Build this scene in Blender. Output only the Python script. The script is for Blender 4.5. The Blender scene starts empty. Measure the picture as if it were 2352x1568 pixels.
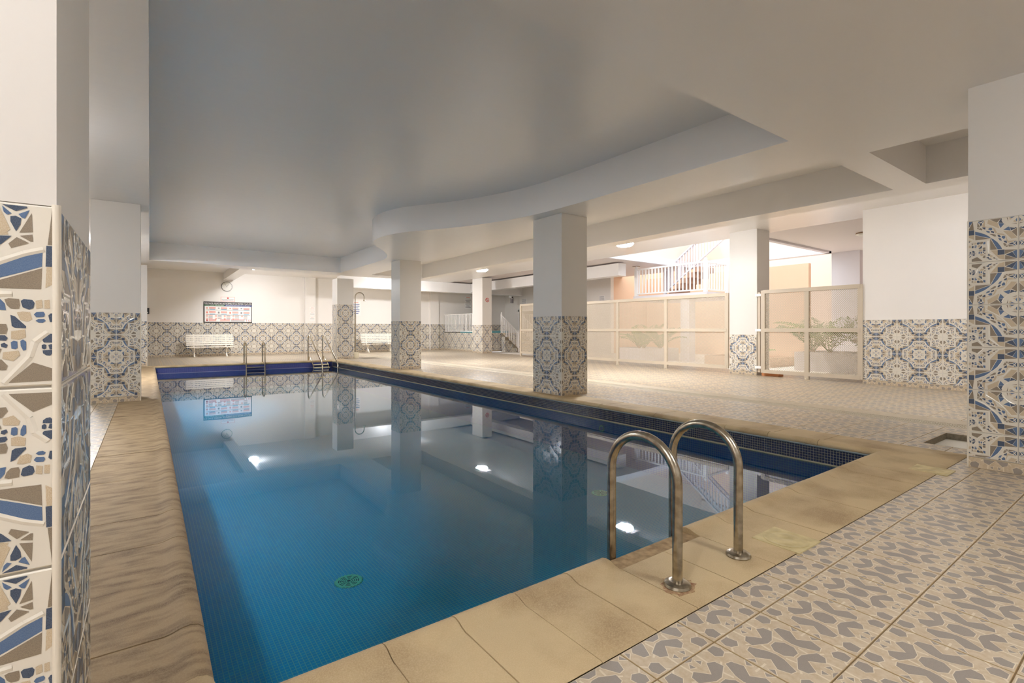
import bpy, math, random
from mathutils import Vector, Matrix
from mathutils.geometry import tessellate_polygon
random.seed(7)
PI = math.pi
sc = bpy.context.scene
COL = sc.collection

# ------------------------------------------------------------------ camera
cam = bpy.data.objects.new('camera', bpy.data.cameras.new('camera'))
COL.objects.link(cam)
cam.location = (0, 0, 1.1)
cam.rotation_euler = (PI / 2, 0, -math.radians(36.18))
cam.data.sensor_width = 36
cam.data.lens = 1143 / 2352 * 36
cam.data.shift_y = -27 / 2352
cam.data.clip_start = 0.05
cam.data.clip_end = 200
sc.camera = cam

# ------------------------------------------------------------------ world, sun, exposure
w = bpy.data.worlds.new('sky')
sc.world = w
w.use_nodes = True
bg = w.node_tree.nodes['Background']
bg.inputs[0].default_value = (0.86, 0.93, 1.0, 1)
bg.inputs[1].default_value = 0.95
sun = bpy.data.objects.new('sun', bpy.data.lights.new('sun', 'SUN'))
COL.objects.link(sun)
sun.data.energy = 1.1
sun.data.angle = 0.02
sun.data.color = (1.0, 0.95, 0.88)
sun.rotation_euler = (math.radians(-22), math.radians(-8), 0)
vs = sc.view_settings
sc.display_settings.display_device = 'sRGB'
vs.view_transform = 'Standard'
vs.look = 'None'
vs.gamma = 1
vs.use_curve_mapping = False
vs.exposure = 1.95
LAMP = 122.0
LAMP_ADDED = 40.0          # dimmer emission of lamps added out of view
cy = sc.cycles
cy.max_bounces = 9
cy.diffuse_bounces = 5
cy.glossy_bounces = 5
cy.transmission_bounces = 4
cy.transparent_max_bounces = 12
cy.sample_clamp_indirect = 6.0
cy.caustics_reflective = False
cy.caustics_refractive = False


# ------------------------------------------------------------------ helpers
def lin(c):
    return tuple(((v / 255) / 12.92 if v / 255 <= 0.04045 else ((v / 255 + 0.055) / 1.055) ** 2.4) for v in c)


def mat(name, rgb, rough=0.5, metal=0.0, spec=0.5, emit=None, var=None, bump=None, coat=0.0):
    """rgb: sRGB 0-255. var=(scale, rgb2, amount, detail) noise mix; bump=(scale, strength, dist)"""
    m = bpy.data.materials.new(name)
    m.use_nodes = True
    nt = m.node_tree
    b = nt.nodes['Principled BSDF']
    b.inputs['Base Color'].default_value = (*lin(rgb), 1)
    b.inputs['Roughness'].default_value = rough
    b.inputs['Metallic'].default_value = metal
    b.inputs['Specular IOR Level'].default_value = spec
    if coat:
        b.inputs['Coat Weight'].default_value = coat
        b.inputs['Coat Roughness'].default_value = 0.12
    if emit:
        b.inputs['Emission Color'].default_value = (*emit[0], 1)
        b.inputs['Emission Strength'].default_value = emit[1]
    if var or bump:
        tc = nt.nodes.new('ShaderNodeTexCoord')
    if var:
        n = nt.nodes.new('ShaderNodeTexNoise')
        n.inputs['Scale'].default_value = var[0]
        n.inputs['Detail'].default_value = var[3] if len(var) > 3 else 4
        nt.links.new(tc.outputs['Object'], n.inputs['Vector'])
        r = nt.nodes.new('ShaderNodeMapRange')
        r.inputs[1].default_value = 0.5 - 0.5 / (1 + 3 * var[2])
        r.inputs[2].default_value = 0.5 + 0.5 / (1 + 3 * var[2])
        r.inputs[1].default_value = 0.36
        r.inputs[2].default_value = 0.66
        r.inputs[4].default_value = var[2]
        nt.links.new(n.outputs[0], r.inputs[0])
        mx = nt.nodes.new('ShaderNodeMix')
        mx.data_type = 'RGBA'
        mx.inputs[6].default_value = (*lin(rgb), 1)
        mx.inputs[7].default_value = (*lin(var[1]), 1)
        nt.links.new(r.outputs[0], mx.inputs[0])
        nt.links.new(mx.outputs[2], b.inputs['Base Color'])
    if bump:
        n2 = nt.nodes.new('ShaderNodeTexNoise')
        n2.inputs['Scale'].default_value = bump[0]
        n2.inputs['Detail'].default_value = 3
        nt.links.new(tc.outputs['Object'], n2.inputs['Vector'])
        bp = nt.nodes.new('ShaderNodeBump')
        bp.inputs['Strength'].default_value = bump[1]
        bp.inputs['Distance'].default_value = bump[2]
        nt.links.new(n2.outputs[0], bp.inputs['Height'])
        nt.links.new(bp.outputs[0], b.inputs['Normal'])
    return m


def wpt(nt, vec_out, scale, noise_scale, detail=4):
    mp = nt.nodes.new('ShaderNodeMapping')
    mp.inputs['Scale'].default_value = scale
    nt.links.new(vec_out, mp.inputs['Vector'])
    n = nt.nodes.new('ShaderNodeTexNoise')
    n.inputs['Scale'].default_value = noise_scale
    n.inputs['Detail'].default_value = detail
    nt.links.new(mp.outputs[0], n.inputs['Vector'])
    return n


class MB:
    """collects geometry for ONE mesh"""
    def __init__(s):
        s.v, s.f, s.m = [], [], []

    def add(s, vs_, fs, mi=0):
        o = len(s.v)
        s.v += [tuple(p) for p in vs_]
        s.f += [tuple(i + o for i in f) for f in fs]
        s.m += [mi] * len(fs)

    def box(s, x0, x1, y0, y1, z0, z1, mi=0, M=None):
        p = [(x0, y0, z0), (x1, y0, z0), (x1, y1, z0), (x0, y1, z0), (x0, y0, z1), (x1, y0, z1), (x1, y1, z1), (x0, y1, z1)]
        if M:
            p = [M @ Vector(q) for q in p]
        s.add(p, [(0, 3, 2, 1), (4, 5, 6, 7), (0, 1, 5, 4), (1, 2, 6, 5), (2, 3, 7, 6), (3, 0, 4, 7)], mi)

    def prism(s, pts, z0, z1, mi=0, cap=True):
        """pts CCW xy polygon"""
        n = len(pts)
        p = [(x, y, z0) for x, y in pts] + [(x, y, z1) for x, y in pts]
        fs = [(i, (i + 1) % n, n + (i + 1) % n, n + i) for i in range(n)]
        if cap:
            fs += [tuple(reversed(range(n))), tuple(range(n, 2 * n))]
        s.add(p, fs, mi)

    def tube(s, path, r, n=12, mi=0, cap=True, r2=None):
        path = [Vector(p) for p in path]
        k = len(path)
        t0 = (path[1] - path[0]).normalized()
        a = t0.orthogonal().normalized()
        vs_ = []
        prev = t0
        for i, p in enumerate(path):
            t = (path[min(i + 1, k - 1)] - path[max(i - 1, 0)]).normalized()
            a = (prev.rotation_difference(t) @ a)
            a = (a - t * a.dot(t)).normalized()
            prev = t
            b = t.cross(a)
            rr = r if r2 is None else r + (r2 - r) * i / (k - 1)
            for j in range(n):
                q = 2 * PI * j / n
                vs_.append(p + (a * math.cos(q) + b * math.sin(q)) * rr)
        fs = [(i * n + j, i * n + (j + 1) % n, (i + 1) * n + (j + 1) % n, (i + 1) * n + j) for i in range(k - 1) for j in range(n)]
        if cap:
            fs += [tuple(reversed(range(n))), tuple(range((k - 1) * n, k * n))]
        s.add(vs_, fs, mi)

    def lathe(s, prof, cx=0, cy=0, n=24, mi=0):
        """prof: (r,z) list"""
        vs_ = []
        for r, z in prof:
            for j in range(n):
                q = 2 * PI * j / n
                vs_.append((cx + r * math.cos(q), cy + r * math.sin(q), z))
        k = len(prof)
        fs = [(i * n + j, i * n + (j + 1) % n, (i + 1) * n + (j + 1) % n, (i + 1) * n + j) for i in range(k - 1) for j in range(n)]
        fs += [tuple(reversed(range(n))), tuple(range((k - 1) * n, k * n))]
        s.add(vs_, fs, mi)

    def mesh(s, name, mats, smooth=False):
        me = bpy.data.meshes.new(name)
        me.from_pydata(s.v, [], s.f)
        for m_ in (mats if isinstance(mats, (list, tuple)) else [mats]):
            me.materials.append(m_)
        me.polygons.foreach_set('material_index', s.m)
        if smooth:
            me.polygons.foreach_set('use_smooth', [True] * len(s.f))
            try:
                me.set_sharp_from_angle(angle=math.radians(38))
            except Exception:
                pass
        me.update()
        return me

    def obj(s, name, mats, parent=None, smooth=False):
        o = bpy.data.objects.new(name, s.mesh(name, mats, smooth))
        COL.objects.link(o)
        if parent:
            o.parent = parent
            o.matrix_parent_inverse = parent.matrix_world.inverted() if False else Matrix.Translation(-Vector(parent.location))
        return o


def tag(o, label=None, cat=None, group=None, kind=None):
    for k, v in (('label', label), ('category', cat), ('group', group), ('kind', kind)):
        if v:
            o[k] = v
    return o


def empty(name, loc, label=None, cat=None, group=None, kind=None):
    o = bpy.data.objects.new(name, None)
    COL.objects.link(o)
    o.location = loc
    o.empty_display_size = 0.1
    return tag(o, label, cat, group, kind)


def copy_tree(o, parent=None):
    c = o.copy()
    COL.objects.link(c)
    if parent:
        c.parent = parent
    for ch in list(o.children):
        copy_tree(ch, c)
    return c


def arc(cx, cz, r, a0, a1, n):
    return [(cx + r * math.cos(a0 + (a1 - a0) * i / n), cz + r * math.sin(a0 + (a1 - a0) * i / n)) for i in range(n + 1)]


# ------------------------------------------------------------------ materials
def stone_mat(name, c1, c2, c3, stretch=(1, 1, 1), sc_=2.6):
    m = mat(name, c1, 0.72)
    nt = m.node_tree
    b = nt.nodes['Principled BSDF']
    tc = nt.nodes.new('ShaderNodeTexCoord')
    n1 = wpt(nt, tc.outputs['Object'], stretch, sc_, 9)
    n2 = wpt(nt, tc.outputs['Object'], (1, 1, 1), 210, 2)
    r1 = nt.nodes.new('ShaderNodeMapRange'); r1.inputs[1].default_value = .44; r1.inputs[2].default_value = .70
    nt.links.new(n1.outputs[0], r1.inputs[0])
    r2 = nt.nodes.new('ShaderNodeMapRange'); r2.inputs[1].default_value = .40; r2.inputs[2].default_value = .75
    nt.links.new(n2.outputs[0], r2.inputs[0])
    a = nt.nodes.new('ShaderNodeMix'); a.data_type = 'RGBA'
    a.inputs[6].default_value = (*lin(c1), 1); a.inputs[7].default_value = (*lin(c2), 1)
    nt.links.new(r1.outputs[0], a.inputs[0])
    c = nt.nodes.new('ShaderNodeMix'); c.data_type = 'RGBA'
    c.inputs[7].default_value = (*lin(c3), 1)
    mm = nt.nodes.new('ShaderNodeMath'); mm.operation = 'MULTIPLY'; mm.inputs[1].default_value = .45
    nt.links.new(r2.outputs[0], mm.inputs[0]); nt.links.new(mm.outputs[0], c.inputs[0])
    nt.links.new(a.outputs[2], c.inputs[6])
    nt.links.new(c.outputs[2], b.inputs['Base Color'])
    bp = nt.nodes.new('ShaderNodeBump'); bp.inputs['Strength'].default_value = .4; bp.inputs['Distance'].default_value = .003
    nt.links.new(n2.outputs[0], bp.inputs['Height']); nt.links.new(bp.outputs[0], b.inputs['Normal'])
    return m


def plaster(name, rgb, rough, streak=True, bs=0.25):
    m = mat(name, rgb, rough)
    nt = m.node_tree
    b = nt.nodes['Principled BSDF']
    tc = nt.nodes.new('ShaderNodeTexCoord')
    n1 = wpt(nt, tc.outputs['Object'], (1, 3.5, 1), 2.2, 5)
    n2 = wpt(nt, tc.outputs['Object'], (1, 1, 1), 26, 3)
    ad = nt.nodes.new('ShaderNodeMath')
    ad.operation = 'MULTIPLY_ADD'
    ad.inputs[1].default_value = 0.12
    nt.links.new(n2.outputs[0], ad.inputs[0])
    nt.links.new(n1.outputs[0], ad.inputs[2])
    bp = nt.nodes.new('ShaderNodeBump')
    bp.inputs['Strength'].default_value = bs
    bp.inputs['Distance'].default_value = 0.02
    nt.links.new(ad.outputs[0], bp.inputs['Height'])
    nt.links.new(bp.outputs[0], b.inputs['Normal'])
    return m


M_CEIL = plaster('ceiling_paint', (240, 238, 236), 0.27, bs=0.08)
M_WALL = plaster('wall_paint', (238, 234, 228), 0.5, bs=0.12)
M_COLP = plaster('column_paint', (222, 218, 211), 0.42, bs=0.08)
M_PEACH = mat('peach_render', (232, 200, 172), 0.8, bump=(40, 0.2, 0.01))
M_CREAM = mat('cream_render', (226, 210, 196), 0.8)
M_OWHITE = mat('outdoor_white', (226, 222, 226), 0.7)
M_GROUT = mat('grout', (176, 150, 112), 0.9, var=(30, (128, 104, 74), 0.8))
M_SAND = stone_mat('sandstone', (200, 177, 136), (160, 135, 98), (216, 195, 156))
M_SANDL = stone_mat('worn_sandstone', (176, 152, 116), (116, 92, 64), (196, 174, 138), (1.6, 5.5, 1), 3.2)
M_JOINT = mat('mortar', (168, 146, 112), 0.9)
T_WHITE = mat('tile_glaze', (226, 220, 206), 0.16, coat=0.3)
T_NAVY = mat('tile_navy', (58, 70, 90), 0.35, var=(700, (98, 112, 132), 0.7, 2))
T_BLUE = mat('tile_blue', (80, 106, 142), 0.35, var=(700, (112, 132, 160), 0.6, 2))
T_TAUPE = mat('tile_taupe', (150, 137, 118), 0.4, var=(700, (120, 108, 94), 0.7, 2))
T_BEIGE = mat('tile_beige', (206, 193, 168), 0.35, var=(700, (182, 156, 120), 0.7, 2))
TM = [T_WHITE, T_NAVY, T_BLUE, T_TAUPE, T_BEIGE]
F_BASE = mat('floor_tile_tan', (208, 192, 166), 0.30, var=(60, (190, 168, 134), 0.7, 6))
F_LITE = mat('floor_tile_strap', (224, 211, 188), 0.28)
F_GRAY = mat('floor_tile_grey', (160, 150, 138), 0.32, var=(500, (140, 132, 126), 0.6, 2))
F_EDGE = mat('floor_tile_side', (190, 166, 126), 0.6)
FM = [F_BASE, F_GRAY, F_LITE, F_EDGE]
M_TRIM = mat('corner_bead', (226, 218, 202), 0.3)
M_STEEL = mat('brushed_steel', (186, 178, 162), 0.27, metal=1.0, var=(30, (140, 130, 112), 0.8, 8))
M_STEEL2 = mat('polished_steel', (196, 186, 166), 0.2, metal=1.0)
M_WMETAL = mat('white_metal', (248, 246, 244), 0.35)
M_LATT = mat('cream_lattice_wood', (200, 187, 166), 0.45)
M_BENCH = mat('bench_white', (246, 240, 228), 0.4)
M_DRAIN = mat('drain_stone', (188, 174, 150), 0.5, var=(12, (170, 154, 128), 0.6))
M_DARK = mat('dark_void', (60, 52, 44), 0.8)
M_BLACK = mat('black_plastic', (34, 34, 34), 0.4)
M_GREENP = mat('aged_plastic', (196, 255, 214), 0.5)
M_PIT = mat('pit_side', (150, 140, 122), 0.8, var=(40, (120, 110, 94), 0.8))
M_LAMPON = mat('lamp_diffuser_lit', (255, 250, 240), 0.3, emit=((0.95, 0.96, 1.0), LAMP))
M_LAMPDIM = mat('added_lamp_diffuser', (255, 250, 240), 0.3, emit=((0.95, 0.96, 1.0), LAMP_ADDED))
M_LAMPOFF = mat('lamp_diffuser_off', (240, 236, 228), 0.3)
M_BRASS = mat('lamp_base_brown', (178, 142, 104), 0.4)
M_LEAF = mat('leaf_green', (120, 150, 66), 0.5)
M_LEAF2 = mat('leaf_dark', (84, 120, 60), 0.5)
M_BROWN = mat('brown_step', (176, 142, 120), 0.7)
M_TERRA = mat('terracotta', (208, 140, 90), 0.8)
M_RED = mat('print_red', (206, 60, 52), 0.5)
M_PINK = mat('print_salmon', (232, 150, 132), 0.5)
M_CYAN = mat('print_cyan', (140, 190, 216), 0.5)
M_GREENPR = mat('print_green', (66, 120, 84), 0.5)
M_BLUEPR = mat('print_blue', (66, 84, 150), 0.5)
M_PGREY = mat('print_grey', (150, 146, 148), 0.5)
M_PAPER = mat('paper', (244, 242, 238), 0.6)
M_PALE = mat('pale_clock_face', (226, 224, 214), 0.4)


def mosaic(name, axes, tile, tile2, grout, pitch=0.0255, gw=0.085, rough=0.25):
    m = mat(name, (0, 0, 0), rough)
    nt = m.node_tree
    b = nt.nodes['Principled BSDF']
    tc = nt.nodes.new('ShaderNodeTexCoord')
    sp = nt.nodes.new('ShaderNodeSeparateXYZ')
    nt.links.new(tc.outputs['Object'], sp.inputs[0])
    masks, cells = [], []
    for a in axes:
        d = nt.nodes.new('ShaderNodeMath'); d.operation = 'DIVIDE'
        d.inputs[1].default_value = pitch
        nt.links.new(sp.outputs[a], d.inputs[0])
        fr = nt.nodes.new('ShaderNodeMath'); fr.operation = 'FRACT'
        nt.links.new(d.outputs[0], fr.inputs[0])
        fl_ = nt.nodes.new('ShaderNodeMath'); fl_.operation = 'FLOOR'
        nt.links.new(d.outputs[0], fl_.inputs[0])
        pp = nt.nodes.new('ShaderNodeMath'); pp.operation = 'PINGPONG'; pp.inputs[1].default_value = 0.5
        nt.links.new(fr.outputs[0], pp.inputs[0])
        ss = nt.nodes.new('ShaderNodeMapRange'); ss.interpolation_type = 'SMOOTHSTEP'
        ss.inputs[1].default_value = gw * 0.6; ss.inputs[2].default_value = gw * 1.3
        nt.links.new(pp.outputs[0], ss.inputs[0])
        masks.append(ss); cells.append(fl_)
    mn = nt.nodes.new('ShaderNodeMath'); mn.operation = 'MINIMUM'
    nt.links.new(masks[0].outputs[0], mn.inputs[0]); nt.links.new(masks[1].outputs[0], mn.inputs[1])
    cb = nt.nodes.new('ShaderNodeCombineXYZ')
    nt.links.new(cells[0].outputs[0], cb.inputs[0]); nt.links.new(cells[1].outputs[0], cb.inputs[1])
    wn = nt.nodes.new('ShaderNodeTexWhiteNoise'); wn.noise_dimensions = '3D'
    nt.links.new(cb.outputs[0], wn.inputs['Vector'])
    c1 = nt.nodes.new('ShaderNodeMix'); c1.data_type = 'RGBA'
    c1.inputs[6].default_value = (*lin(tile), 1); c1.inputs[7].default_value = (*lin(tile2), 1)
    nt.links.new(wn.outputs['Value'], c1.inputs[0])
    c2 = nt.nodes.new('ShaderNodeMix'); c2.data_type = 'RGBA'
    c2.inputs[6].default_value = (*lin(grout), 1)
    nt.links.new(mn.outputs[0], c2.inputs[0]); nt.links.new(c1.outputs[2], c2.inputs[7])
    nt.links.new(c2.outputs[2], b.inputs['Base Color'])
    return m


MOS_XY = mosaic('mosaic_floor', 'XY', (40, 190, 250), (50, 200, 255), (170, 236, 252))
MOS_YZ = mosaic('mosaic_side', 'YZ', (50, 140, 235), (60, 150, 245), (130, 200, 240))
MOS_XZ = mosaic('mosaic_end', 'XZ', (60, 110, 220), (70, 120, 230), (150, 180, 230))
M_TESS = mat('mosaic_tessera', (30, 40, 78), 0.18, var=(90, (16, 22, 44), 0.9, 1))
M_TESSG = mat('mosaic_grout', (176, 170, 140), 0.8)
M_TESSB = mat('mosaic_tessera_blue', (62, 72, 140), 0.18, var=(90, (44, 54, 120), 0.9, 1))
M_TESSBG = mat('mosaic_grout_blue', (140, 140, 176), 0.8)

# water: fresnel mirror over clear, faintly tinted body
M_WATER = bpy.data.materials.new('water')
M_WATER.use_nodes = True
nt = M_WATER.node_tree
nt.nodes.clear()
out = nt.nodes.new('ShaderNodeOutputMaterial')
mx = nt.nodes.new('ShaderNodeMixShader')
fr = nt.nodes.new('ShaderNodeFresnel'); fr.inputs[0].default_value = 1.36
tr = nt.nodes.new('ShaderNodeBsdfTransparent'); tr.inputs[0].default_value = (0.36, 0.90, 1.0, 1)
gl = nt.nodes.new('ShaderNodeBsdfGlossy'); gl.inputs['Roughness'].default_value = 0.015
gl.inputs[0].default_value = (0.92, 0.97, 1, 1)
tc = nt.nodes.new('ShaderNodeTexCoord')
nz = nt.nodes.new('ShaderNodeTexNoise'); nz.inputs['Scale'].default_value = 1.4; nz.inputs['Detail'].default_value = 1
bp = nt.nodes.new('ShaderNodeBump'); bp.inputs['Strength'].default_value = 0.02; bp.inputs['Distance'].default_value = 0.02
nt.links.new(tc.outputs['Object'], nz.inputs['Vector'])
nt.links.new(nz.outputs[0], bp.inputs['Height'])
nt.links.new(bp.outputs[0], gl.inputs['Normal'])
nt.links.new(fr.outputs[0], mx.inputs[0])
nt.links.new(tr.outputs[0], mx.inputs[1])
nt.links.new(gl.outputs[0], mx.inputs[2])
nt.links.new(mx.outputs[0], out.inputs['Surface'])


# ------------------------------------------------------------------ tile patterns
def wz(X, Y):            # measured motif points -> unit tile, x right, y down; star at (0,0), medallion at (1,1)
    top = 80 - .04 * (X - 50); bot = 790 - .012 * (X - 50)
    return (.121 + .001024 * (X - 50), (Y - top) / (bot - top))


HALF = [
    (3, [(697, 74), (885, 66), (700, 148)]), (1, [(710, 152), (893, 68), (815, 185)]), (2, [(900, 68), (905, 68), (905, 213), (820, 188)]),
    (3, [(694, 162), (893, 216), (694, 236)]), (1, [(577, 162), (690, 158), (690, 240), (577, 246)]),
    (4, [(600, 100), (690, 75), (690, 155), (577, 159), (577, 243), (462, 250)]),
    (3, [(455, 262), (568, 256), (452, 450)]),
    (2, [(576, 256), (655, 252), (622, 308), (570, 378), (512, 430), (460, 462), (500, 388), (538, 320)]),
    (3, [(640, 348), (690, 300), (716, 325)]), (3, [(697, 290), (745, 284), (745, 318), (722, 314)]),
    (1, [(762, 321), (832, 303), (838, 332)]), (1, [(842, 300), (903, 284), (903, 296), (862, 318)]),
    (1, [(903, 300), (903, 344), (870, 322)]), (3, [(768, 334), (836, 338), (900, 350), (850, 349)]),
    (2, [(582, 440), (610, 404), (648, 388), (626, 438)]), (1, [(656, 386), (716, 350), (716, 384), (668, 414)]),
    (2, [(640, 447), (680, 412), (702, 438), (694, 466), (652, 470)]), (1, [(572, 492), (600, 452), (634, 458), (602, 496)]),
    (4, [(735, 345), (755, 350), (700, 495), (575, 530), (560, 510), (700, 470)]),
    (4, [(800, 405), (895, 412), (805, 520), (788, 536), (662, 555)]),
    (3, [(905, 430), (905, 575), (802, 524)]),
    (2, [(670, 570), (788, 541), (764, 620)]), (1, [(795, 541), (890, 576), (770, 618)]),
    (3, [(798, 662), (888, 640), (884, 655)]), (4, [(830, 680), (890, 668), (862, 700), (840, 706)]), (2, [(862, 705), (903, 672), (903, 742)]),
    (1, [(88, 172), (126, 184), (116, 204)]), (1, [(95, 225), (155, 194), (150, 230)]), (1, [(165, 206), (205, 204), (205, 224), (170, 226)]),
    (1, [(163, 258), (206, 255), (203, 285), (168, 287)]), (1, [(165, 236), (205, 232), (200, 250)]),
    (1, [(418, 108), (486, 94), (470, 116), (432, 120)]), (3, [(492, 118), (545, 100), (535, 124), (516, 134)]), (1, [(546, 93), (586, 89), (562, 106)]),
    (1, [(382, 138), (436, 114), (438, 128), (424, 150)]), (3, [(338, 168), (362, 148), (386, 156), (374, 180)]),
    (1, [(410, 178), (440, 160), (468, 178), (450, 200), (424, 196)]), (3, [(356, 226), (395, 196), (420, 208), (386, 240)]),
    (1, [(342, 236), (388, 250), (392, 272), (338, 264)]), (1, [(273, 226), (285, 226), (285, 256), (271, 254)]),
    (1, [(296, 230), (322, 230), (320, 250), (296, 250)]), (3, [(338, 286), (386, 282), (388, 310), (336, 314)]),
    (1, [(270, 314), (314, 306), (328, 322), (326, 349), (304, 344)]), (4, [(275, 262), (325, 262), (322, 296), (272, 294)]),
    (4, [(460, 130), (500, 150), (440, 215), (425, 230)]),
]
DIAG = [(2, [(345, 372), (378, 370), (392, 386), (388, 406), (362, 408)]),
        (3, [(440, 532), (520, 478), (552, 476), (542, 506), (496, 524)])]
WALLPAT = []
for ci, pl in HALF:
    q = [wz(*p) for p in pl]
    q = [(min(max(x, .018), .982), min(max(y, .018), .982)) for x, y in q]
    WALLPAT.append((ci, q))
    WALLPAT.append((ci, [(y, x) for x, y in q]))
for ci, pl in DIAG:
    WALLPAT.append((ci, [wz(*p) for p in pl]))
NLP = [(3, [(75, 1185), (230, 1062), (385, 1115), (385, 1182)]), (1, [(290, 886), (300, 878), (360, 880), (366, 890), (364, 930), (352, 937), (300, 936), (290, 926)]),
       (1, [(284, 952), (300, 946), (314, 952), (314, 974), (300, 980), (284, 972)]), (1, [(326, 952), (345, 946), (366, 956), (362, 978), (334, 980)]),
       (1, [(290, 986), (350, 982), (352, 1008), (338, 1021), (312, 1018), (292, 1004)]), (2, [(372, 968), (385, 974), (385, 1036), (368, 1022)]),
       (2, [(94, 932), (112, 922), (134, 928), (136, 966), (124, 976), (98, 972)]), (2, [(152, 924), (168, 914), (188, 930), (188, 980), (170, 986), (154, 956)]),
       (4, [(96, 862), (180, 852), (186, 900), (140, 916), (96, 910)]), (3, [(0, 816), (66, 818), (76, 850), (66, 880), (0, 880)]), (1, [(92, 760), (120, 770), (188, 832), (186, 844), (120, 842), (100, 830)]),
       (4, [(130, 744), (170, 738), (212, 742), (224, 786), (196, 802), (150, 790)]), (2, [(234, 756), (252, 740), (296, 738), (306, 754), (300, 770), (250, 774)]),
       (2, [(246, 796), (262, 785), (300, 784), (310, 796), (292, 809), (264, 808)]), (1, [(326, 762), (340, 748), (385, 748), (385, 804), (336, 804)]),
       (1, [(154, 672), (172, 660), (226, 664), (240, 682), (232, 716), (206, 726), (166, 712)]), (3, [(56, 664), (80, 656), (144, 660), (150, 700), (142, 722), (96, 722), (70, 700)]),
       (4, [(246, 668), (286, 660), (290, 712), (250, 720)]), (4, [(300, 664), (334, 660), (336, 716), (302, 718)]), (3, [(358, 674), (385, 662), (385, 724), (352, 720)]),
       (2, [(0, 662), (34, 664), (58, 690), (66, 732), (0, 728)]), (1, [(0, 886), (60, 888), (76, 904), (66, 922), (0, 918)]), (1, [(34, 942), (56, 934), (76, 948), (68, 966), (38, 960)]),
       (3, [(0, 962), (40, 972), (30, 996), (0, 1010)]), (4, [(48, 994), (140, 984), (150, 1012), (110, 1050), (44, 1034)]), (3, [(0, 1036), (40, 1038), (76, 1078), (66, 1104), (0, 1104)]),
       (1, [(40, 56), (192, 68), (196, 82), (126, 110), (60, 82)]), (2, [(42, 82), (100, 126), (72, 137), (52, 120)]), (2, [(140, 126), (210, 94), (180, 151), (160, 146)]),
       (1, [(92, 144), (124, 138), (158, 152), (152, 192), (126, 236), (92, 176)]), (3, [(222, 112), (228, 232), (146, 242)]), (3, [(150, 262), (226, 248), (230, 292), (212, 292)]),
       (3, [(80, 316), (130, 272), (206, 304), (96, 342)]), (1, [(0, 272), (100, 266), (36, 324), (0, 328)]), (4, [(18, 70), (92, 226), (60, 250), (14, 246)])]


def nlmap(X, Y):
    px_, py_ = X / 2.85, 460 + Y / 2.85
    return (.21 + (135 - px_) / 558, 1 - (py_ - 478) / 410)


_keep = []
for ci, q in WALLPAT:
    mx_, my_ = sum(p[0] for p in q) / len(q), sum(p[1] for p in q) / len(q)
    bw = (max(p[0] for p in q) - min(p[0] for p in q)) * (max(p[1] for p in q) - min(p[1] for p in q))
    if bw < .0125 and (.19 < mx_ < .46 or .19 < my_ < .46) and not (.62 < mx_ < .8 and my_ < .3) and not (.62 < my_ < .8 and mx_ < .3):
        continue
    _keep.append((ci, q))
WALLPAT = _keep
for ci, pl in NLP:
    q = [nlmap(*p) for p in pl]
    q = [(min(max(x, .018), .982), min(max(y, .018), .982)) for x, y in q]
    WALLPAT.append((ci, q))
    q2 = [(y, x) for x, y in q]
    if not (.2 < sum(p[0] for p in q2) / len(q2) < .46):
        WALLPAT.append((ci, q2))
RIDGE = []               # raised white ribs as polylines (unit, y down)
_r = [wz(*p) for p in [(905, 240), (668, 248), (640, 305), (590, 375), (530, 432), (470, 474)]]
RIDGE.append(_r + [(y, x) for x, y in reversed(_r)][0:])
_r = [wz(*p) for p in [(600, 88), (430, 215), (425, 345), (420, 425)]]
RIDGE.append(_r + [(y, x) for x, y in reversed(_r)])
_r = [wz(*p) for p in [(905, 378), (800, 385), (725, 470), (640, 545)]]
RIDGE.append(_r + [(y, x) for x, y in reversed(_r)])
RIDGE.append([(1 - .27 * math.sin(a), 1 - .27 * math.cos(a)) for a in [i * PI / 2 / 8 for i in range(9)]])
_r = [wz(*p) for p in [(340, 88), (245, 190), (225, 250)]]
RIDGE.append(_r + [(y, x) for x, y in reversed(_r)])


def mirror4(q):
    return q


FP = []                  # floor tile motif, unit tile
_ch = [(.16, .72), (.115, .61), (.215, .50), (.115, .39), (.16, .28), (.235, .265), (.325, .42), (.34, .5), (.325, .58), (.235, .735)]
FP.append((1, _ch)); FP.append((1, [(1 - x, y) for x, y in _ch]))
_ar = [(.30, .815), (.385, .855), (.50, .73), (.615, .855), (.70, .815), (.715, .73), (.545, .65), (.455, .65), (.285, .73)]
FP.append((1, _ar)); FP.append((1, [(x, 1 - y) for x, y in _ar]))
FP.append((1, [(.5 + .125 * math.cos(PI / 8 + i * PI / 4), .5 + .125 * math.sin(PI / 8 + i * PI / 4)) for i in range(8)]))
_hx = [(.045, .10), (.07, .155), (.15, .185), (.215, .14), (.19, .03), (.075, .03)]
for fx in (0, 1):
    for fy in (0, 1):
        FP.append((1, [((1 - x) if fx else x, (1 - y) if fy else y) for x, y in _hx]))
for q in ([(.40, .90), (.46, .875), (.45, .945)], [(.54, .875), (.60, .90), (.55, .945)], [(.43, .985), (.57, .985), (.5, .955)]):
    FP.append((1, q)); FP.append((1, [(x, 1 - y) for x, y in q]))
for q in ([(.015, .65), (.085, .60), (.04, .56)], [(.015, .35), (.085, .40), (.04, .44)]):
    FP.append((1, q)); FP.append((1, [(1 - x, y) for x, y in q]))


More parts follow.
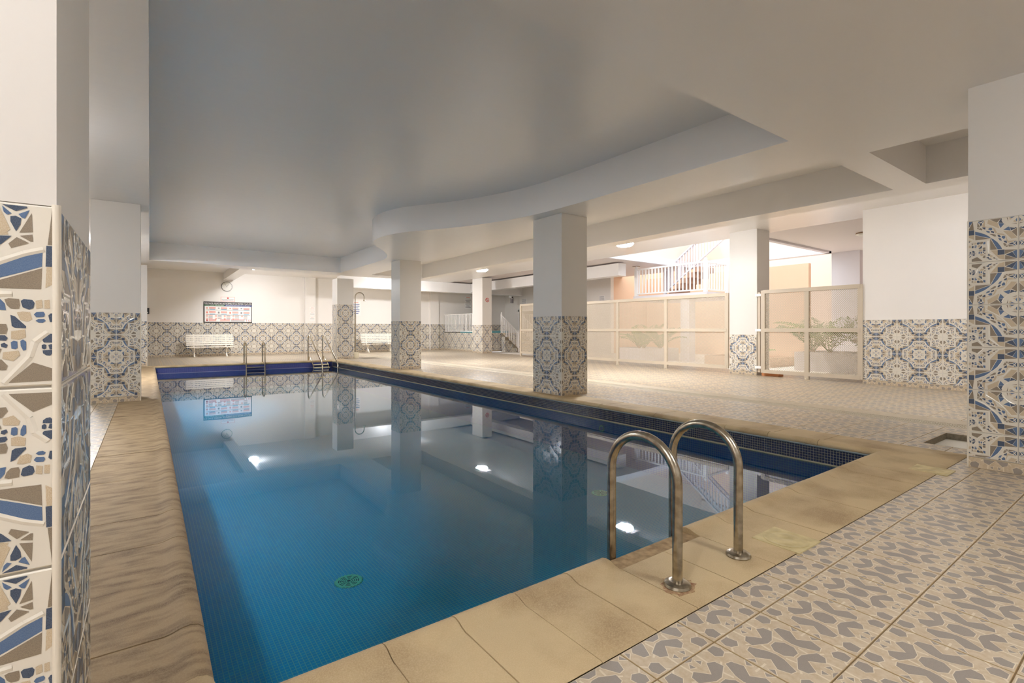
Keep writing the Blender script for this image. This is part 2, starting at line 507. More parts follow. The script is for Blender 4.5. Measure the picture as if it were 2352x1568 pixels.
def grow(poly, d):
    cx = sum(p[0] for p in poly) / len(poly); cy_ = sum(p[1] for p in poly) / len(poly)
    a = sum(poly[i][0] * poly[(i + 1) % len(poly)][1] - poly[(i + 1) % len(poly)][0] * poly[i][1] for i in range(len(poly)))
    sgn = 1 if a > 0 else -1
    o = []
    n = len(poly)
    for i in range(n):
        p0, p1, p2 = Vector(poly[i - 1]), Vector(poly[i]), Vector(poly[(i + 1) % n])
        e1 = (p1 - p0).normalized(); e2 = (p2 - p1).normalized()
        n1 = Vector((e1.y, -e1.x)) * sgn; n2 = Vector((e2.y, -e2.x)) * sgn
        b = n1 + n2
        if b.length < 1e-4:
            b = n1
        b = b / max(b.length_squared, .5) * 2
        o.append((p1.x + b.x * d * .5 * 1.0 if False else p1.x + b.x * d * .5, p1.y + b.y * d * .5))
    return o


STRAPS = [[(.0, .23), (.23, .0)], [(.34, .0), (.0, .52), (.34, 1)], [(.66, 0), (1, .48), (.66, 1)]]
FLOORPAT = []
for ci, q in FP:
    FLOORPAT.append((2, [(min(max(x, .008), .992), min(max(y, .008), .992)) for x, y in grow(q, .017)], 0.0002))
for ci, q in FP:
    FLOORPAT.append((1, q, 0.0005))
STR = []                 # straps drawn on the floor tile
for a, b in [((.25, .0), (.0, .22)), ((.75, 0), (1, .22)), ((.25, 1), (0, .78)), ((.75, 1), (1, .78)), ((.36, .0), (.38, .30)), ((.64, 0), (.62, .30)),
             ((.36, 1), (.38, .70)), ((.64, 1), (.62, .70)), ((0, .5), (.10, .5)), ((.9, .5), (1, .5)), ((.38, .30), (.24, .22)), ((.62, .30), (.76, .22)),
             ((.38, .70), (.24, .78)), ((.62, .70), (.76, .78)), ((.38, .30), (.36, .42)), ((.62, .3), (.64, .42)), ((.38, .7), (.36, .58)), ((.62, .7), (.64, .58))]:
    d = Vector((b[0] - a[0], b[1] - a[1])).normalized(); nn = Vector((-d.y, d.x)) * .011
    STR.append((2, [(a[0] + nn.x, a[1] + nn.y), (a[0] - nn.x, a[1] - nn.y), (b[0] - nn.x, b[1] - nn.y), (b[0] + nn.x, b[1] + nn.y)], 0.00015))
FLOORPAT = STR + FLOORPAT


def clip(poly, x0, x1, y0, y1):
    def cut(pl, f, inter):
        o = []
        for i in range(len(pl)):
            a, b = pl[i - 1], pl[i]
            fa, fb = f(a), f(b)
            if fb >= 0:
                if fa < 0:
                    o.append(inter(a, b, fa, fb))
                o.append(b)
            elif fa >= 0:
                o.append(inter(a, b, fa, fb))
        return o
    it = lambda a, b, fa, fb: (a[0] + (b[0] - a[0]) * fa / (fa - fb), a[1] + (b[1] - a[1]) * fa / (fa - fb))
    for f in (lambda p: p[0] - x0, lambda p: x1 - p[0], lambda p: p[1] - y0, lambda p: y1 - p[1]):
        poly = cut(poly, f, it)
        if len(poly) < 3:
            return []
    return poly


def ccw(p):
    a = sum(p[i][0] * p[(i + 1) % len(p)][1] - p[(i + 1) % len(p)][0] * p[i][1] for i in range(len(p)))
    return p if a > 0 else list(reversed(p))


def convexish(p):
    n = len(p)
    for i in range(n):
        ax, ay = p[i][0] - p[i - 1][0], p[i][1] - p[i - 1][1]
        bx, by = p[(i + 1) % n][0] - p[i][0], p[(i + 1) % n][1] - p[i][1]
        if ax * by - ay * bx < -1e-9:
            return False
    return True


_cache = {}
TH = 0.008


def tile_geo(kind, fx, fy, cl, pu, pv, lod=0):
    """returns MB, local x in 0..pu, y in 0..pv (up), z outward from 0 to TH"""
    b = MB()
    x0, x1, y0, y1 = cl
    g = 0.0022
    X0, X1, Y0, Y1 = x0 * pu + (g if x0 <= 0 else 0.0006), x1 * pu - (g if x1 >= 1 else 0.0006), y0 * pv + (g if y0 <= 0 else 0.0006), y1 * pv - (g if y1 >= 1 else 0.0006)
    bv = 0.0025 if kind == 'wall' else 0.0012
    v = [(X0, Y0, 0), (X1, Y0, 0), (X1, Y1, 0), (X0, Y1, 0), (X0, Y0, TH - bv), (X1, Y0, TH - bv), (X1, Y1, TH - bv), (X0, Y1, TH - bv),
         (X0 + bv, Y0 + bv, TH), (X1 - bv, Y0 + bv, TH), (X1 - bv, Y1 - bv, TH), (X0 + bv, Y1 - bv, TH)]
    fs = [(0, 1, 5, 4), (1, 2, 6, 5), (2, 3, 7, 6), (3, 0, 4, 7), (4, 5, 9, 8), (5, 6, 10, 9), (6, 7, 11, 10), (7, 4, 8, 11), (8, 9, 10, 11)]
    b.add(v, fs, 0)
    if kind == 'floor':
        for k in range(8):
            b.m[k] = 3
    ins = .019 if kind == 'wall' else .012
    pats = WALLPAT if kind == 'wall' else FLOORPAT
    for i, pt in enumerate(pats):
        ci, q = pt[0], pt[1]
        if kind == 'floor' and lod and ci == 2:
            continue
        dz = pt[2] if len(pt) > 2 else 0.0003 + i * 0.000004
        if kind == 'wall':
            q = [(x if not fx else 1 - x, (1 - y) if not fy else y) for x, y in q]
        q = clip(ccw(q), x0 + ins, x1 - ins, y0 + ins, y1 - ins)
        if len(q) < 3:
            continue
        q3 = [(x * pu, y * pv, TH + dz) for x, y in q]
        if convexish(q):
            b.add(q3, [tuple(range(len(q3)))], ci)
        else:
            tris = tessellate_polygon([[Vector(p) for p in q3]])
            fl_ = []
            for t in tris:
                a_, b_, c_ = (Vector(q3[k]) for k in t)
                fl_.append(t if (b_ - a_).cross(c_ - a_).z > 0 else t[::-1])
            b.add(q3, fl_, ci)
    if kind == 'wall' and lod == 0:
        for line in RIDGE:
            L = [(x if not fx else 1 - x, (1 - y) if not fy else y) for x, y in line]
            for a_, c_ in zip(L, L[1:]):
                if not all(x0 + .02 < p[0] < x1 - .02 and y0 + .02 < p[1] < y1 - .02 for p in (a_, c_)):
                    continue
                pa, pc = Vector((a_[0] * pu, a_[1] * pv, TH + .0002)), Vector((c_[0] * pu, c_[1] * pv, TH + .0002))
                d = pc - pa
                if d.length < 1e-5:
                    continue
                d.normalize(); nn = Vector((-d.y, d.x, 0)) * .0055; up = Vector((0, 0, .0014))
                vv = [pa - nn, pa + up, pa + nn, pc - nn, pc + up, pc + nn]
                b.add(vv, [(0, 3, 4, 1), (1, 4, 5, 2)], 0)
    return b


def tile_mesh(kind, fx, fy, cl, pu, pv, lod=0):
    key = (kind, fx, fy, tuple(round(c, 3) for c in cl), round(pu, 4), round(pv, 4), lod)
    if key not in _cache:
        _cache[key] = tile_geo(kind, fx, fy, cl, pu, pv, lod).mesh('wall_tile' if kind == 'wall' else 'floor_tile', TM if kind == 'wall' else FM)
    return _cache[key]


def put(me, name, parent, M):
    o = bpy.data.objects.new(name, me)
    COL.objects.link(o)
    o.parent = parent
    o.matrix_parent_inverse = Matrix.Translation(-Vector(parent.location))
    o.matrix_basis = M
    return o


def face_matrix(origin, n):
    n = Vector(n); up = Vector((0, 0, 1)); u = up.cross(n)
    M = Matrix(((u.x, up.x, n.x, origin[0]), (u.y, up.y, n.y, origin[1]), (u.z, up.z, n.z, origin[2]), (0, 0, 0, 1)))
    return M


def dado(parent, start, n, width, top, bottom, pu=.34, pv=.335, px_=0, pz=0, u0=0.0, lod=0, skirt=True):
    """tiles a wall face. start=(x,y) of the left end seen from outside, n = outward normal. px_/pz parity of the medallion joints"""
    base = face_matrix((start[0], start[1], 0), n)
    i = 0
    ncol = int(math.ceil((width - u0) / pu - 1e-6))
    nrow = int(math.ceil((top - bottom) / pv - 1e-6))
    i_from = -1 if u0 > 1e-6 else 0
    for i in range(i_from, ncol):
        ua, ub = u0 + i * pu, u0 + (i + 1) * pu
        cx0 = max(0, (0 - ua) / pu); cx1 = min(1, (width - ua) / pu)
        if cx1 - cx0 < .03:
            continue
        for j in range(nrow):
            zt = top - j * pv; zb = zt - pv
            cy0 = max(0, (bottom - zb) / pv)
            if 1 - cy0 < .04:
                continue
            Aright = (i + px_) % 2 != 0      # medallion joint at even column joints
            Abottom = (j + pz) % 2 != 0
            me = tile_mesh('wall', not Aright, not Abottom, (cx0, cx1, cy0, 1), pu, pv, lod)
            put(me, 'tile', parent, base @ Matrix.Translation((ua, zb, 0)))
    if skirt:
        k = 0
        u = 0.0
        while u < width - .01:
            wdt = min(.33, width - u)
            me = tile_mesh('floor', 0, 0, (0, wdt / .33, .03, .03 + (bottom - .004) / .33), .33, .33)
            put(me, 'skirting_tile', parent, base @ Matrix.Translation((u, -.03 * .33 + .0005, 0.0015)))
            u += .33
            k += 1


def bead(parent, x, y, z0, z1, r=0.007, name='corner_trim'):
    b = MB()
    b.tube([(x, y, z0), (x, y, z1)], r, 10)
    return b.obj(name, M_TRIM, parent, smooth=True)


# ------------------------------------------------------------------ dimensions
PX0, PX1, PY0, PY1 = .17, 5.28, 1.68, 18.1      # pool lip
CO = .53
ZW = -.21
ZC, ZU = 3.04, 3.54
ZF = -.78

# ------------------------------------------------------------------ floor
floor = MB()
Z0 = -.0085


def rect(b, x0, x1, y0, y1, z, mi=0):
    b.add([(x0, y0, z), (x1, y0, z), (x1, y1, z), (x0, y1, z)], [(0, 1, 2, 3)], mi)


PITR = (6.1, 6.87, .75, 1.55)
DR0, DR1 = 7.30, 7.95
YB = 24.5
slabs = [(-2.4, .14 - .03, -3.2, YB), (.11, 5.31, -3.2, 1.65), (.11, 5.31, 18.13, YB), (5.31, PITR[0], -3.2, YB), (PITR[1], 13.2, -3.2, YB),
         (PITR[0], PITR[1], -3.2, PITR[2]), (PITR[0], PITR[1], PITR[3], YB)]
for r in slabs:
    floor.box(r[0], r[1], r[2], r[3], -.12, Z0)
floor.box(13.2, 21, -3.2, 20.7, -.12, Z0)
floor_o = floor.obj('floor', M_GROUT)
tag(floor_o, 'patterned beige and grey tiled pool deck', None, None, 'structure')

allowed = [(-2.2, -.363, -.6, YB), (-.363, 5.813, -1.5, 1.147), (5.813, PITR[0], -1.5, YB), (PITR[0], PITR[1], PITR[3], YB), (PITR[0], PITR[1], -1.5, PITR[2]),
           (PITR[1], DR0, -1.5, YB), (DR1, 13.2, -1.5, YB), (-.363, 5.813, 18.633, YB)]
FU, FV = .3165, .33
yaw = math.radians(36.18)
FD = (math.sin(yaw), math.cos(yaw)); RD = (math.cos(yaw), -math.sin(yaw))
cells = []
for i in range(-14, 38):
    for j in range(-8, 74):
        x0, y0 = 1.61 + FU * i, .665 + FV * j
        cx, cy_ = x0 + FU / 2, y0 + FV / 2
        d = cx * FD[0] + cy_ * FD[1]; r_ = cx * RD[0] + cy_ * RD[1]
        if d < .35 or abs(r_) > 1.05 * d + 1.6:
            continue
        if cx < -.36 and cy_ > 11:
            continue
        for R_ in allowed:
            a0, a1 = max(x0, R_[0]), min(x0 + FU, R_[1]); b0, b1 = max(y0, R_[2]), min(y0 + FV, R_[3])
            if a1 - a0 > .012 and b1 - b0 > .012:
                infr = abs(r_) < 1.03 * d + .25 and d > 1.25
                cells.append((math.hypot(cx, cy_) + (0 if infr else 100), x0, y0, ((a0 - x0) / FU, (a1 - x0) / FU, (b0 - y0) / FV, (b1 - y0) / FV)))
cells.sort(key=lambda c: c[0])
far = MB()
farcache = {}
NEAR_TILES = 290
for k, (d, x0, y0, cl) in enumerate(cells):
    if k < NEAR_TILES:
        put(tile_mesh('floor', 0, 0, cl, FU, FV), 'floor_tile', floor_o, Matrix.Translation((x0, y0, -TH)))
    else:
        key = tuple(round(c, 3) for c in cl)
        if key not in farcache:
            farcache[key] = tile_geo('floor', 0, 0, cl, FU, FV, 1)
        g = farcache[key]
        o = len(far.v)
        far.v += [(v[0] + x0, v[1] + y0, v[2] - TH) for v in g.v]
        far.f += [tuple(i + o for i in f) for f in g.f]
        far.m += g.m
ft = far.obj('distant_floor_tiles', FM, floor_o)
ft['kind'] = 'stuff'

# sunken foot bath beside the pier
pit = empty('foot_bath', (6.5, 1.2, 0), 'shallow sunken foot bath with white bottom and grey sides behind the right pier', 'foot bath')
b = MB()
x0, x1, y0, y1 = PITR[0] + .003, PITR[1] - .003, PITR[2] + .003, PITR[3] - .003
for q in ([(x0, y1, -.001), (x1, y1, -.001), (x1, y1, -.13), (x0, y1, -.13)], [(x0, y0, -.001), (x0, y1, -.001), (x0, y1, -.13), (x0, y0, -.13)],
          [(x1, y1, -.001), (x1, y0, -.001), (x1, y0, -.13), (x1, y1, -.13)], [(x1, y0, -.001), (x0, y0, -.001), (x0, y0, -.13), (x1, y0, -.13)]):
    b.add(q, [(0, 1, 2, 3)])
b.obj('side', M_PIT, pit)
b = MB()
b.box(x0, x1, y0, y1, -.11, -.062)
b.obj('tray', mat('white_tray', (244, 240, 228), .5), pit)

# drain channel
dr = empty('drain_channel', ((DR0 + DR1) / 2, 8, 0), 'long grey drain channel with a slotted grate running along the deck', 'drain')
yy = -.5
k = 0
pl = MB(); pl.box(DR0 + .32, DR1 - .002, 0, .498, -.0075, -.0005)
plm = pl.mesh('border_tile', M_DRAIN)
pl = MB(); pl.box(DR0 + .002, DR0 + .078, 0, .498, -.0075, -.0005)
plm2 = pl.mesh('border_tile', M_DRAIN)
while yy < YB - .5:
    put(plm, 'border_tile', dr, Matrix.Translation((0, yy, 0)))
    put(plm2, 'border_tile', dr, Matrix.Translation((0, yy, 0)))
    yy += .5
g = MB()
for (a0, a1) in ((DR0 + .08, DR0 + .11), (DR0 + .29, DR0 + .318), (DR0 + .19, DR0 + .21)):
    g.box(a0, a1, -.5, YB, -.008, -.003)
yy = -.5
while yy < YB:
    g.box(DR0 + .11, DR0 + .19, yy, yy + .012, -.008, -.004)
    g.box(DR0 + .21, DR0 + .29, yy, yy + .012, -.008, -.004)
    yy += .022
go = g.obj('grate', mat('grate_plastic', (200, 190, 168), .5), dr)
go['kind'] = 'stuff'

# ------------------------------------------------------------------ pool
pool = empty('swimming_pool', (2.7, 9.9, 0), 'long rectangular blue mosaic swimming pool', 'pool')
wx0, wx1, wy0, wy1 = PX0 - .03, PX1 + .03, PY0 - .03, PY1 + .03
b = MB()
rect(b, wx0, wx1, wy0, wy1, ZF)
b.obj('mosaic_floor', MOS_XY, pool)
b = MB()
b.add([(wx1, wy0, ZF), (wx1, wy1, ZF), (wx1, wy1, -.06), (wx1, wy0, -.06)], [(0, 3, 2, 1)])
b.obj('side_wall', MOS_YZ, pool)
b = MB()
b.add([(wx0, wy0, ZF), (wx0, wy1, ZF), (wx0, wy1, -.06), (wx0, wy0, -.06)], [(0, 1, 2, 3)])
b.obj('side_wall', MOS_YZ, pool)
b = MB()
b.add([(wx0, wy1, ZF), (wx1, wy1, ZF), (wx1, wy1, -.06), (wx0, wy1, -.06)], [(0, 1, 2, 3)])
b.obj('end_wall', MOS_XZ, pool)
b = MB()
b.add([(wx0, wy0, ZF), (wx1, wy0, ZF), (wx1, wy0, -.06), (wx0, wy0, -.06)], [(0, 3, 2, 1)])
b.obj('end_wall', MOS_XZ, pool)
# waterline band of real tesserae
P_ = .0255
for which in ('side', 'end'):
    b = MB()
    rows = 6
    zt = -.045
    L = (wy1 - wy0) if which == 'side' else (wx1 - wx0)
    n = int(L / P_)
    if which == 'side':
        b.box(wx1 - .004, wx1, wy0, wy1, zt - rows * P_ - .02, zt + .02, 1)
    else:
        b.box(wx0, wx1 - .004, wy1 - .004, wy1, zt - rows * P_ - .02, zt + .02, 1)
    h = P_ * .43
    for i in range(n):
        for j in range(rows):
            c = wy0 + (i + .5) * P_ if which == 'side' else wx0 + (i + .5) * P_
            z = zt - (j + .5) * P_
            if which == 'side':
                q = [(wx1 - .0055, c - h, z - h), (wx1 - .0055, c - h, z + h), (wx1 - .0055, c + h, z + h), (wx1 - .0055, c + h, z - h)]
                q2 = [(wx1 - .004, c - h * 1.05, z - h * 1.05), (wx1 - .004, c - h * 1.05, z + h * 1.05), (wx1 - .004, c + h * 1.05, z + h * 1.05), (wx1 - .004, c + h * 1.05, z - h * 1.05)]
            else:
                q = [(c - h, wy1 - .0055, z - h), (c + h, wy1 - .0055, z - h), (c + h, wy1 - .0055, z + h), (c - h, wy1 - .0055, z + h)]
                q2 = [(c - h * 1.05, wy1 - .004, z - h * 1.05), (c + h * 1.05, wy1 - .004, z - h * 1.05), (c + h * 1.05, wy1 - .004, z + h * 1.05), (c - h * 1.05, wy1 - .004, z + h * 1.05)]
            b.add(q + q2, [(0, 1, 2, 3)] + [(0, 4, 5, 1), (1, 5, 6, 2), (2, 6, 7, 3), (3, 7, 4, 0)], 0)
    o = b.obj('waterline_mosaic', [M_TESS, M_TESSG] if which == 'side' else [M_TESSB, M_TESSBG], pool)
    o['kind'] = 'stuff'
# grey bead under the lip
b = MB()
b.tube([(wx1 - .012, wy0, -.042), (wx1 - .012, wy1, -.042)], .012, 8)
b.obj('edge_bead', mat('bead_grey', (130, 140, 140), .4), pool, smooth=True)
# floor drains, wall inlet


def floor_drain(x, y, mt):
    e = MB()
    n = 24
    vs_ = []
    for k in range(2 * n):
        r_ = .105 if k % 2 == 0 else .092
        a = PI * k / n
        vs_.append((x + r_ * math.cos(a), y + r_ * math.sin(a)))
    e.prism(vs_, ZF, ZF + .006)
    d_ = e.obj('main_drain', mt, pool)
    e = MB()
    for r_ in (.03, .045, .06, .075):
        for s_ in range(8):
            a0 = s_ * PI / 4 + .12; a1 = (s_ + 1) * PI / 4 - .12
            p1 = [(x + r_ * math.cos(a0 + (a1 - a0) * t / 4), y + r_ * math.sin(a0 + (a1 - a0) * t / 4)) for t in range(5)]
            p2 = [(x + (r_ - .007) * math.cos(a0 + (a1 - a0) * t / 4), y + (r_ - .007) * math.sin(a0 + (a1 - a0) * t / 4)) for t in range(5)]
            e.add([(p[0], p[1], ZF + .0065) for p in p1 + p2], [(t, t + 1, t + 6, t + 5) for t in range(4)])
    e.lathe([(.014, ZF + .0065), (.001, ZF + .0066)], x, y, 10)
    s_ = e.obj('slots', mat('slot_dark', (0, 60, 70), .6), pool)
    s_.parent = d_
    s_.matrix_parent_inverse = Matrix()
    s_.location = (0, 0, 0)
    s_.matrix_parent_inverse = Matrix.Identity(4)


floor_drain(1.21, 3.72, M_GREENP)
floor_drain(4.20, 4.02, M_GREENP)
b = MB()
for k in range(24):
    a0, a1 = 2 * PI * k / 24, 2 * PI * (k + 1) / 24
    yc, zc = 5.05, -.33
    b.add([(wx1 - .012, yc + r_ * math.cos(a), zc + r_ * math.sin(a)) for a, r_ in ((a0, .05), (a1, .05), (a1, .03), (a0, .03))], [(0, 1, 2, 3)])
b.obj('inlet_ring', M_GREENP, pool)

# water
b = MB()
rect(b, wx0, wx1, wy0, wy1, ZW)
water = tag(b.obj('pool_water', M_WATER), 'still clear blue pool water mirroring the columns', None, None, 'structure')

# ------------------------------------------------------------------ coping
cop = empty('coping', (2.7, 9.9, 0), 'tan sandstone coping around the pool', None, None, 'structure')
# d = distance from lip inwards to deck
PROF = [(.53, -.05), (.53, .001), (.524, .004), (.16, .004), (.125, .003), (.10, .008), (.072, .018), (.045, .021), (.02, .014), (.004, 0), (0, -.014), (.006, -.032), (.03, -.05)]
PFLAT = [(.53, -.05), (.53, .001), (.524, .004), (.14, .004), (.128, -.002), (.125, -.05)]


def stone(p0, p1, inward, m0=0, m1=0, prof=PROF, gap=.0022, mt=M_SAND, lift=0.0):
    """stone along p0->p1 on the lip line, inward = unit vector from the pool to the deck; m = mitre slope at the ends"""
    b = MB()
    p0, p1, n = Vector(p0), Vector(p1), Vector(inward)
    t = (p1 - p0).normalized()
    k = len(prof)
    vs_ = []
    for e, (p, m_, sg) in enumerate(((p0, m0, 1), (p1, m1, -1))):
        for d, z in prof:
            q = p + n * d + t * (sg * gap - sg * m_ * d)
            vs_.append((q.x, q.y, z + lift if z > -.04 else z))
    flip = t.x * n.y - t.y * n.x
    fs = [(i, (i + 1) % k, k + (i + 1) % k, k + i) for i in range(k)]
    caps = [tuple(range(k)), tuple(range(2 * k - 1, k - 1, -1))]
    if flip < 0:
        fs = [f[::-1] for f in fs]
    else:
        caps = [c[::-1] for c in caps]
    b.add(vs_, fs + caps)
    return b.obj('coping_stone', mt, cop, smooth=True)


# near side (deck towards -Y)
RN = .15
joints = [PX0 + RN, .655, .93, 1.212, 1.498, 1.75]
for a, c in zip(joints, joints[1:]):
    stone((a, PY0), (c, PY0), (0, -1), lift=random.uniform(-.0015, .0015))
stone((1.75, PY0), (2.06, PY0), (0, -1), prof=PFLAT)
stone((2.06, PY0), (2.37, PY0), (0, -1), prof=PFLAT)
xs = [2.37, 2.66, 2.95, 3.24, 3.53, 3.82, 4.11, 4.40, 4.69, 4.98, PX1]
for i, (a, c) in enumerate(zip(xs, xs[1:])):
    stone((a, PY0), (c, PY0), (0, -1), m1=1 if c == PX1 else 0, lift=random.uniform(-.0015, .0015))
ys = [PY0]
while ys[-1] < PY1 - .7:
    ys.append(ys[-1] + .485)
ys.append(PY1)
for i, (a, c) in enumerate(zip(ys, ys[1:])):
    stone((PX1, a), (PX1, c), (1, 0), m0=1 if i == 0 else 0, m1=1 if c == PY1 else 0, lift=random.uniform(-.001, .001))
ys[0] = PY0 + RN
for i, (a, c) in enumerate(zip(ys, ys[1:])):
    stone((PX0, a), (PX0, c), (-1, 0), m1=1 if c == PY1 else 0, mt=M_SANDL, lift=random.uniform(-.0015, .0015))
xs = [PX0 + i * (PX1 - PX0) / 11 for i in range(12)]
for i, (a, c) in enumerate(zip(xs, xs[1:])):
    stone((a, PY1), (c, PY1), (0, 1), m0=1 if i == 0 else 0, m1=1 if i == 10 else 0)
# rounded near-left corner
b = MB()
cx, cy_ = PX0 + RN, PY0 + RN
nseg = 10
k = len(PROF)
vs_ = []
for i in range(nseg + 1):
    a = PI + PI / 2 * i / nseg
    for d, z in PROF:
        vs_.append((cx + (RN + d) * math.cos(a), cy_ + (RN + d) * math.sin(a), z))
b.add(vs_, [(i * k + j, i * k + (j + 1) % k, (i + 1) * k + (j + 1) % k, (i + 1) * k + j) for i in range(nseg) for j in range(k)])
b.obj('coping_stone', M_SAND, cop, smooth=True)
b = MB()
b.box(PX0 - CO + .002, PX0 - .1, PY0 - CO + .002, PY0 - .1, -.008, .0015)
b.obj('corner_slab', M_SAND, cop)
# mortar bed under the stones
b = MB()
b.box(PX0 - CO, PX0 - .03, PY0 - CO, PY1 + CO, -.055, -.0005); b.box(PX1 + .03, PX1 + CO, PY0 - CO, PY1 + CO, -.055, -.0005)
b.box(PX0 - .03, PX1 + .03, PY0 - CO, PY0 - .13, -.055, -.0005); b.box(PX0 - .03, PX1 + .03, PY1 + .03, PY1 + CO, -.055, -.0005)
b.obj('mortar_bed', M_JOINT, cop)


# skimmer lids set in the coping
def skim(x0, x1, y0, y1, label):
    e = empty('skimmer_lid', ((x0 + x1) / 2, (y0 + y1) / 2, 0), label, 'skimmer lid', 'skimmer lids in the near coping')
    m_ = mat('skimmer_plastic', (216, 200, 150), .5, var=(14, (186, 168, 120), .9))
    b = MB(); b.box(x0, x1, y0, y1, -.004, .0065)
    b.obj('frame', m_, e)
    xc, yc = (x0 + x1) / 2, (y0 + y1) / 2
    b = MB()
    R0 = (y1 - y0) / 2 - .012
    b.lathe([(R0, .0065), (R0, .009), (R0 - .008, .0095), (R0 - .012, .0078), (R0 - .03, .0078), (R0 - .034, .009), (.012, .009), (.01, .0075), (.002, .0075)], xc, yc, 36)
    b.obj('round_cover', m_, e, smooth=True)


skim(2.57, 2.81, 1.135, 1.372, 'square tan skimmer lid with round cover beside the near steel handrails')
skim(4.83, 5.06, 1.085, 1.325, 'square tan skimmer lid with round cover by the tiled right pier')

# ------------------------------------------------------------------ near ladder
lad = empty('pool_ladder', (2.07, 1.45, 0), 'brushed steel pool ladder with two large arched handrails in the near coping', 'pool ladder')
RR = .0215
for xr in (1.83, 2.314):
    path = [(xr, 1.302, .003), (xr, 1.302, .43)]
    rad = .1875
    for i in range(1, 24):
        a = PI * i / 24
        path.append((xr, 1.302 + rad - rad * math.cos(a), .43 + rad * math.sin(a) * .98))
    path += [(xr, 1.677, .40), (xr, 1.677, ZF + .06)]
    b = MB(); b.tube(path, RR, 20)
    h_ = b.obj('handrail', M_STEEL, lad, smooth=True)
    b = MB(); b.lathe([(.056, .003), (.058, .008), (.054, .018), (.04, .026), (.026, .028), (.0215, .027)], xr, 1.302, 32)
    fl_ = b.obj('flange', M_STEEL, lad, smooth=True)
b = MB()
pts = [(1.83 + (.078 + random.uniform(-.012, .016)) * math.cos(2 * PI * k / 28), 1.295 + (.072 + random.uniform(-.012, .014)) * math.sin(2 * PI * k / 28)) for k in range(28)]
b.prism(pts, .0045, .0052)
b.obj('rust_stain', mat('rust', (150, 108, 78), .8, var=(60, (190, 164, 124), 1.0, 8)), lad)
for z in (-.32, -.58):
    b = MB(); b.box(1.83, 2.314, 1.655, 1.72, z - .012, z + .012)
    b.obj('tread', M_STEEL, lad)

# ------------------------------------------------------------------ columns


def plaster_column(name, x0, x1, y0, y1, dado_top, label, faces, group='tiled square columns', ztop=ZC, px_=1, pz=0, pv=.335, lod=0):
    ztop -= .002
    """faces: subset of 'S' (facing -Y), 'W' (facing -X)"""
    e = empty(name, ((x0 + x1) / 2, (y0 + y1) / 2, 0), label, 'column', group)
    b = MB()
    i = .003
    b.box(x0 + i, x1 - i, y0 + i, y1 - i, dado_top, ztop)
    b.box(x0 + TH, x1 - TH, y0 + TH, y1 - TH, 0, dado_top)
    b.obj('shaft', M_COLP, e)
    if 'S' in faces:
        dado(e, (x0, y0 + TH), (0, -1, 0), x1 - x0, dado_top, .085, pu=(x1 - x0) / 2, pv=pv, px_=px_, pz=pz, lod=lod)
    if 'W' in faces:
        dado(e, (x0 + TH, y1), (-1, 0, 0), y1 - y0, dado_top, .085 if 'w' not in faces else .002, pu=(y1 - y0) / 2, pv=pv, px_=px_, pz=pz, lod=lod, skirt='w' not in faces)
    if 'E' in faces:
        dado(e, (x1 - TH, y0), (1, 0, 0), y1 - y0, dado_top, .002, pu=(y1 - y0) / 2, pv=pv, px_=px_, pz=pz, lod=lod, skirt=False)
    bead(e, x0 + .002, y0 + .002, 0, dado_top + .002)
    if 'E' in faces:
        bead(e, x1 - .003, y0 + .003, 0, dado_top + .002)
    if 'S' in faces and 'E' not in faces:
        bead(e, x1 - .003, y0 + .003, 0, dado_top + .002, .006)
    return e


COLG = None
c = plaster_column('column', -.79, -.135, 1.25, 1.89, 1.33, 'bright square column at the left edge of the photo beside the near end of the pool', 'E', group='tiled square columns')
dado(c, (-.79, 1.25 + TH), (0, -1, 0), .655, 1.33, .085, pu=.34, pv=.335, px_=1, pz=0, u0=.045)
plaster_column('column', -.69, -.09, 9.62, 10.2, 1.36, 'grey lit square column standing on the left coping, second column on the left', 'SE')
plaster_column('column', -.62, -.02, 18.5, 19.1, 1.36, 'slim looking sliver of a column at the far left corner of the pool', 'SE')
plaster_column('column', 5.53, 6.12, 6.17, 6.93, 1.33, 'large square column in the middle of the photo on the right coping of the pool', 'SWw', pz=0)
plaster_column('column', 5.62, 6.26, 12.93, 13.55, 1.345, 'square column on the right coping, between the middle column and the far shower', 'SWw')
plaster_column('column', 5.74, 6.36, 18.98, 19.6, 2.06, 'column tiled up to above head height beside the shower at the far pool corner', 'SWw', pz=1)
far5 = plaster_column('column', 12.62, 13.15, 19.6, 20.5, 1.33, 'column with a round no smoking sign beside the far white stairs', 'SW', ztop=ZU)

# near right pier
pier = empty('tiled_pier', (5.66, .7, 0), 'tall tiled pier at the right edge of the photo beside the near pool corner', 'column', 'tiled square columns')
b = MB()
b.box(5.333, 5.98, .30, 1.067, 1.97, ZC)
b.box(5.33 + TH, 5.98, .30, 1.07 - .002, 0, 1.97)
b.obj('shaft', M_COLP, pier)
dado(pier, (5.33 + TH, 1.07), (-1, 0, 0), .77, 1.97, .085, pu=.335, pv=.337, px_=1, pz=0, u0=-.045)
bead(pier, 5.334, 1.067, 0, 1.972)

# pier between the lattice fence and the gate
gp = empty('gate_pier', (12.15, 6.53, 0), 'square pier with low tile dado between the lattice fence and the lattice gate', 'column', 'tiled square columns')
b = MB()
b.box(11.853, 12.45, 6.20, 6.9, 0.0, ZU)
b.obj('shaft', M_COLP, gp)
dado(gp, (11.85, 6.9), (-1, 0, 0), .7, .985, .085, pu=.35, pv=.335, px_=1, pz=1)


# ------------------------------------------------------------------ walls
def wall(name, x0, x1, y0, y1, z0, z1, m=M_WALL, label=None):
    b = MB(); b.box(x0, x1, y0, y1, z0, z1)
    o = b.obj(name, m)
    return tag(o, label, None, None, 'structure')


